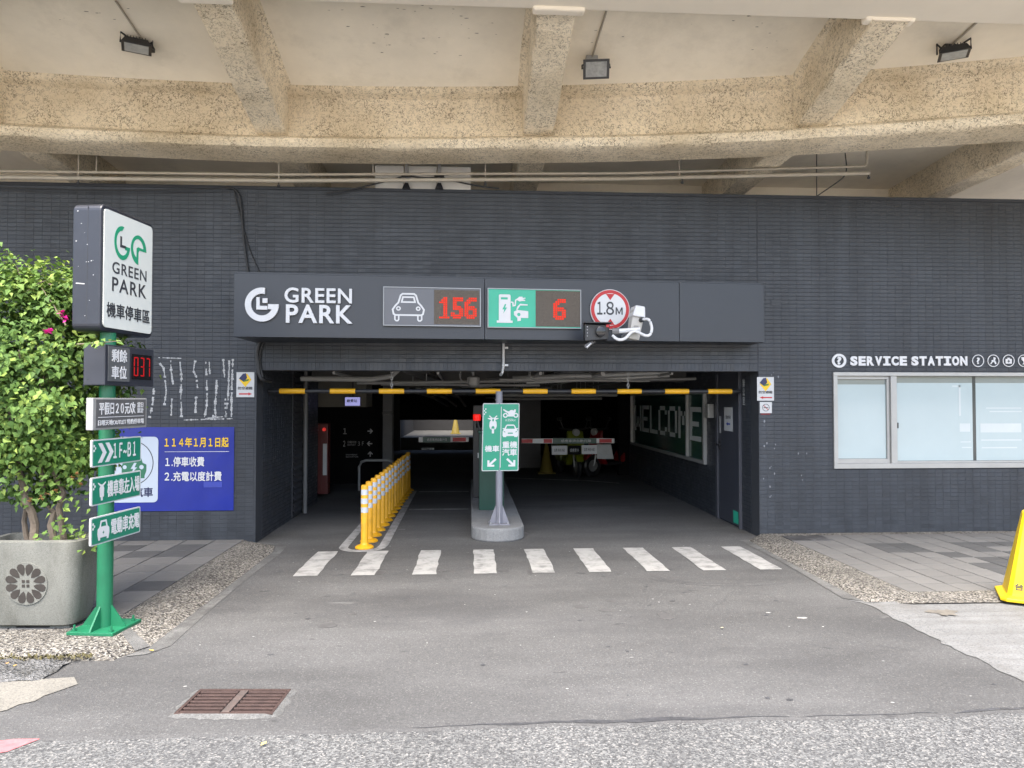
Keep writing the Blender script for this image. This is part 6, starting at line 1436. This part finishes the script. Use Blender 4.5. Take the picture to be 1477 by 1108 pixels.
def scooter(loc, rz, m, label):
    loc = Vector(loc); cz, sz = math.cos(rz), math.sin(rz)
    t = thing('scooter', loc, label, 'scooter', 'scooters parked beyond the barrier')
    def q(x, y, z): return loc + Vector((x * cz - y * sz, x * sz + y * cz, z))
    for x in (-.62, .62):
        mb = MB(); 
        prof_ = [(.13, -.04), (.20, -.05), (.235, -.025), (.235, .025), (.20, .05), (.13, .04)]; n_ = 20
        for r, y in prof_:
            for j in range(n_): a = 2 * math.pi * j / n_; mb.v.append(tuple(q(x + r * math.cos(a), y, .24 + r * math.sin(a))))
        for i in range(6):
            for j in range(n_): mb.f.append((i * n_ + j, i * n_ + (j + 1) % n_, ((i + 1) % 6) * n_ + (j + 1) % n_, ((i + 1) % 6) * n_ + j))
        wh = part('wheel', mb, black_m, t, smooth=True)
        part('rim', MB().tube([q(x, -.03, .24), q(x, .03, .24)], .125, 14), steel_m, wh)
    def slab(name, pts, hw, mm, bev=.02):
        mb = MB(); k_ = len(pts)
        mb.add([q(x, -hw, z) for x, z in pts] + [q(x, hw, z) for x, z in pts], [tuple(range(k_)), tuple(range(k_, 2 * k_))[::-1]] + [(i, (i + 1) % k_, k_ + (i + 1) % k_, k_ + i) for i in range(k_)])
        part(name, mb, mm, t, bevel=bev, smooth=False)
    slab('rear_body', [(-.85, .58), (-.9, .70), (-.3, .70), (-.12, .42), (-.12, .28), (-.45, .30)], .15, m, .04)
    slab('floor_board', [(-.12, .24), (.35, .24), (.35, .31), (-.12, .31)], .15, black_m)
    slab('leg_shield', [(.30, .26), (.42, .26), (.62, .55), (.52, 1.0), (.44, 1.02), (.46, .6)], .19, m, .05)
    slab('front_fender', [(.40, .42), (.62, .52), (.86, .36), (.80, .50), (.62, .60), (.44, .54)], .08, m)
    slab('seat', [(-.82, .705), (-.80, .80), (-.2, .78), (-.14, .705)], .14, black_m, .03)
    part('headlight', MB().tube([q(.52, 0, .98), q(.60, 0, .97)], .075, 14), wletter_m, t)
    part('handlebar', MB().tube([q(.42, -.33, 1.06), q(.48, -.15, 1.04), q(.48, .15, 1.04), q(.42, .33, 1.06)], .017, 8), black_m, t)
    for s in (-1, 1): part('mirror', MB().tube([q(.44, s * .25, 1.06), q(.42, s * .32, 1.24), q(.41, s * .32, 1.25)], .012, 6).tube([q(.42, s * .28, 1.26), q(.42, s * .38, 1.26)], .04, 8), black_m, t)
    part('fork', MB().tube([q(.62, .06, .24), q(.46, .06, .98)], .02, 6).tube([q(.62, -.06, .24), q(.46, -.06, .98)], .02, 6), steel_m, t)
gl = G(825, 690, 0)
scooter((gl.x, gl.y + .6, .006), R(-80), mat('lime_yellow_paint', lin((120, 130, 20)), .3, .05, coat=.6), 'lime yellow scooter parked beyond the barrier arm')
g2_ = G(880, 690, 0)
scooter((g2_.x + .2, g2_.y + .6, .006), R(-150), mat('red_scooter_paint', lin((130, 14, 18)), .3, .05, coat=.6), 'red scooter parked beyond the barrier arm')
def cone(loc, h, label, name='traffic_cone', yellowc_m=mat('dim_yellow_plastic', (.20, .15, .02), .7, .15, 6)):  # cone yellow darkened, the gloom of the interior put into its colour
    t = thing(name, loc, label, 'cone'); l = Vector(loc)
    part('body', MB().lathe(l, [(h * .24, .02), (h * .22, h * .06), (h * .05, h * .97), (h * .03, h)], 20), yellowc_m, t, smooth=True)
    part('foot', MB().box(l.x - h * .28, l.x + h * .28, l.y - h * .28, l.y + h * .28, l.z, l.z + .03), yellowc_m, t, bevel=.01)
cone((W(657, 628, 26.5).x, 26.5, .42), .68, 'small yellow cone on the daylit platform deep inside the garage')
cone((W(788, 676, 16.2).x, 16.2, .006), .7, 'yellow cone beside the lime scooter')
# services under the ceiling
def ipipe(pts, r, label, m, hang=True):
    t = thing('ceiling_pipe', pts[0], label, 'pipe', 'service pipes under the garage ceiling')
    part('pipe', MB().tube(pts, r, 8), m, t, smooth=True)
    if hang:
        for k_ in (.2, .5, .8):
            p = Vector(pts[0]).lerp(Vector(pts[-1]), k_); part('hanger', MB().tube([p, (p.x, p.y, 2.74)], .007, 5), m, t)
gp = mat('grey_service_pipe', (.30, .30, .29), .5, .12, 6); dp = mat('dark_duct', (.10, .10, .098), .6, .15, 4)
ipipe([(-1.6, 10.2, 1.92), (3.3, 10.2, 1.99)], .02, 'long thin grey pipe crossing just behind the height bar', gp)
ipipe([(.6, 9.9, 1.98), (2.7, 9.5, 2.06)], .035, 'thick pale pipe end slanting above the car lane', alu_m)
ipipe([(.8, 10.0, 1.93), (2.75, 9.65, 2.02)], .028, 'second pale pipe end slanting above the car lane', alu_m)
ipipe([(-2.2, 9.4, 1.96), (-1.3, 9.5, 1.955), (-1.05, 9.6, 2.0), (-.9, 9.65, 2.15), (-.85, 9.7, 2.4)], .035, 'bent grey conduit above the left wall passage', gp, False)
ipipe([(-.9, 10.0, 2.1), (.0, 12.8, 1.80)], .05, 'round dark duct slanting above the scooter lane', dp)
for i, (y, z) in enumerate(((12.4, 1.83), (12.9, 1.76), (13.8, 1.80), (14.4, 1.70), (14.9, 1.72))):
    ipipe([(.5, y, z), (2.7, y, z + .01)], .02 + .006 * (i % 2), ('front', 'second', 'third', 'fourth', 'rearmost')[i] + ' horizontal grey pipe of the rack over the car lane', gp)
for i, x in enumerate((-.75, -.5, -.22)):
    ipipe([(x - .3, 12.0, 1.86), (x, 15, 1.72), (x + .1, 21, 1.50)], .03, ('outer', 'middle', 'inner')[i] + ' dark pipe running deep over the scooter lane', dp, False)
pr_ = random.Random(14)
for i in range(14):
    y = 9.6 + i * .75; z = 1.98 - .018 * i + pr_.uniform(-.03, .05); a = pr_.uniform(-2.2, 1.5)
    where = ('near the lintel', 'over the second bay', 'over the middle bays', 'over the deep bays')[min(3, i // 4)]
    ipipe([(a, y, z), (min(3.3, a + pr_.uniform(1.2, 2.6)), y + pr_.uniform(-.25, .25), z + pr_.uniform(-.03, .03))], pr_.uniform(.010, .024), ('thin', 'slim', 'grey', 'dull', 'dusty')[i % 5] + ' stray service pipe under the ceiling ' + where, (gp, dp)[i % 2])
for i in range(5):
    x = (-1.7, -.4, .9, 1.7, 2.6)[i]
    ipipe([(x, 9.0, 2.02), (x + pr_.uniform(-.1, .1), 15.2, 1.98)], pr_.uniform(.014, .03), ('first', 'second', 'third', 'fourth', 'fifth')[i] + ' lengthwise pipe under the ceiling counted from the louvred wall', gp, False)
part('cable_tray', MB().box(-.9, -.55, 9.2, 15.3, 2.06, 2.10), dp, gar)
part('cable_tray', MB().box(1.2, 1.5, 9.2, 15.3, 2.04, 2.08), dp, gar)
ca_ = thing('ceiling_camera', (.05, 9.8, 1.86), 'grey dome camera hung behind the conduit over the island', 'camera')
part('casing', MB().lathe((.05, 9.8, 1.86), [(.03, 0), (.07, .02), (.085, .06), (.085, .13), (.04, .15)], 14), gp, ca_, smooth=True)
part('rod', MB().tube([(.05, 9.8, 2.0), (.05, 9.8, 2.74)], .015, 6), gp, ca_)
part('coil', MB().tube([(.05 - .1 + .09 * math.cos(a), 9.8, 2.02 + .10 * math.sin(a)) for a in [j * .5 for j in range(14)]], .008, 5), gp, ca_)

# ================================================================== YELLOW SIDEWALK CONE, DRAIN, LITTER
yb = Vector((4.62, 5.62, .05))
yc = thing('caution_pyramid', yb, 'tall bright yellow caution pyramid on the right pavement', 'caution cone')
ya = R(-32)
def yp(x, y, z): return yb + Vector((x * math.cos(ya) - y * math.sin(ya), x * math.sin(ya) + y * math.cos(ya), z))
def ylev(h, z, c=.03):
    return [yp(x, y, z) for x, y in ((h - c, -h), (h, -h + c), (h, h - c), (h - c, h), (-h + c, h), (-h, h - c), (-h, -h + c), (-h + c, -h))]
mb = MB(); lv = [(.185, .04, .03), (.18, .06, .03), (.055, .70, .015), (.045, .715, .012)]
for h, z, c in lv: mb.v += [tuple(q) for q in ylev(h, z, c)]
for i in range(3):
    for j in range(8): mb.f.append((i * 8 + j, i * 8 + (j + 1) % 8, (i + 1) * 8 + (j + 1) % 8, (i + 1) * 8 + j))
mb.f += [tuple(range(8))[::-1], tuple(range(24, 32))]
part('body', mb, yellowc_m, yc)
mb = MB(); mb.v = [tuple(q) for q in ylev(.235, 0, .04)] + [tuple(q) for q in ylev(.235, .025, .04)] + [tuple(q) for q in ylev(.195, .042, .03)]
for i in range(2):
    for j in range(8): mb.f.append((i * 8 + j, i * 8 + (j + 1) % 8, (i + 1) * 8 + (j + 1) % 8, (i + 1) * 8 + j))
mb.f += [tuple(range(8))[::-1], tuple(range(16, 24))]
part('foot', mb, yellowc_m, yc, bevel=.005)
sl = (.18 - .055) / .64; vv = yp(0, sl, 1) - yp(0, 0, 0)
tf = Frame(yp(0, -.18, .06), yp(1, 0, 0) - yp(0, 0, 0), vv)
text('lettering', '台灣國際', tf, (-.13, .03, .13, .085), dark_m, yc, bold=.02, n0=.003)

dg_ = thing('drain_grate', (-1.29, 4.03, .005), 'rusty two-row drain grate set in the driveway asphalt', 'grate')
ga = R(-3.4)
def gp_(x, y, z): return Vector((-1.29 + x * math.cos(ga) - y * math.sin(ga), 4.035 + x * math.sin(ga) + y * math.cos(ga), z))
def gbox(x0, x1, y0, y1, z0, z1): return MB().hexa([gp_(x0, y0, z0), gp_(x1, y0, z0), gp_(x1, y1, z0), gp_(x0, y1, z0), gp_(x0, y0, z1), gp_(x1, y0, z1), gp_(x1, y1, z1), gp_(x0, y1, z1)])
part('pit_shade', gbox(-.25, .25, -.145, .145, .0062, .0072), pit_shade_m, dg_)  # flat dark plate painted for the shade below the bars, no real hole
mb = MB(); 
for q in ((-.262, .262, -.16, -.142), (-.262, .262, .142, .16), (-.262, -.245, -.1415, .1415), (.245, .262, -.1415, .1415)): mb.v and None; b2 = gbox(q[0], q[1], q[2], q[3], .0062, .024); mb.add(b2.v, b2.f)
part('frame', mb, grate_m, dg_, bevel=.003)
part('centre_strip', gbox(-.022, .022, -.1415, .1415, .0075, .0225), mat('worn_grey_iron', (.09, .07, .062), .7, .4, 25, dirt=.9, dcol=(.08, .05, .04), dscale=20), dg_, bevel=.003)
for k_ in range(7):
    y = -.128 + k_ * .0425
    for (x0, x1) in ((-.2445, -.0285), (.0285, .2445)): part('bar', gbox(x0, x1, y - .0095, y + .0095, .0075, .022), grate_m, dg_, bevel=.004)
r_ = random.Random(6); mb = MB(); rim = []
for j in range(48):
    a = 2 * math.pi * j / 48; ca_2, sa_ = math.cos(a), math.sin(a); k1 = 1 / max(abs(ca_2) / .263, abs(sa_) / .161)
    rim.append((gp_(ca_2 * k1, sa_ * k1, .023), gp_(ca_2 * (k1 + r_.uniform(.02, .05)), sa_ * (k1 + r_.uniform(.02, .045)), .0065)))
for j in range(48): mb.sheet([rim[j][0], rim[(j + 1) % 48][0], rim[(j + 1) % 48][1], rim[j][1]])
part('mortar_rim', mb, mortar_m, dg_, smooth=True)

for i, (px, py, lab) in enumerate(((222, 939, 'yellow'), (8, 957, 'tan'), (20, 960, 'ochre'), (376, 1076, 'pale yellow'), (1040, 905, 'pale'))):
    g_ = G(px, py, .012 if px != 8 and px != 20 else .06); s = .035; a = rnd.uniform(0, 6); mb = MB()
    q = [(0, 0, .004), (.4, .3, .012), (.75, .22, .01), (1, 0, .016), (.75, -.22, .006), (.4, -.28, .012)]
    mb.add([(g_.x + s * (x * math.cos(a) - y * math.sin(a)), g_.y + s * (x * math.sin(a) + y * math.cos(a)), g_.z + z * .6) for x, y, z in q], [(0, 1, 2, 3), (0, 3, 4, 5)])
    solo('fallen_leaf', mb, mat('dry_leaf_' + lab.replace(' ', '_'), lin({'yellow': (205, 170, 90), 'tan': (180, 130, 80), 'ochre': (190, 150, 70), 'pale yellow': (215, 200, 110), 'pale': (190, 180, 150)}[lab]), .8, .2, 30),
         {'yellow': 'dry yellow leaf lying by the left kerb corner', 'tan': 'dry tan leaf lying in the mossy kerb crack', 'ochre': 'dry ochre leaf lying in the mossy kerb crack', 'pale yellow': 'pale yellow leaf scrap on the coarse road asphalt', 'pale': 'pale leaf scrap on the driveway near the apron'}[lab], 'leaf')
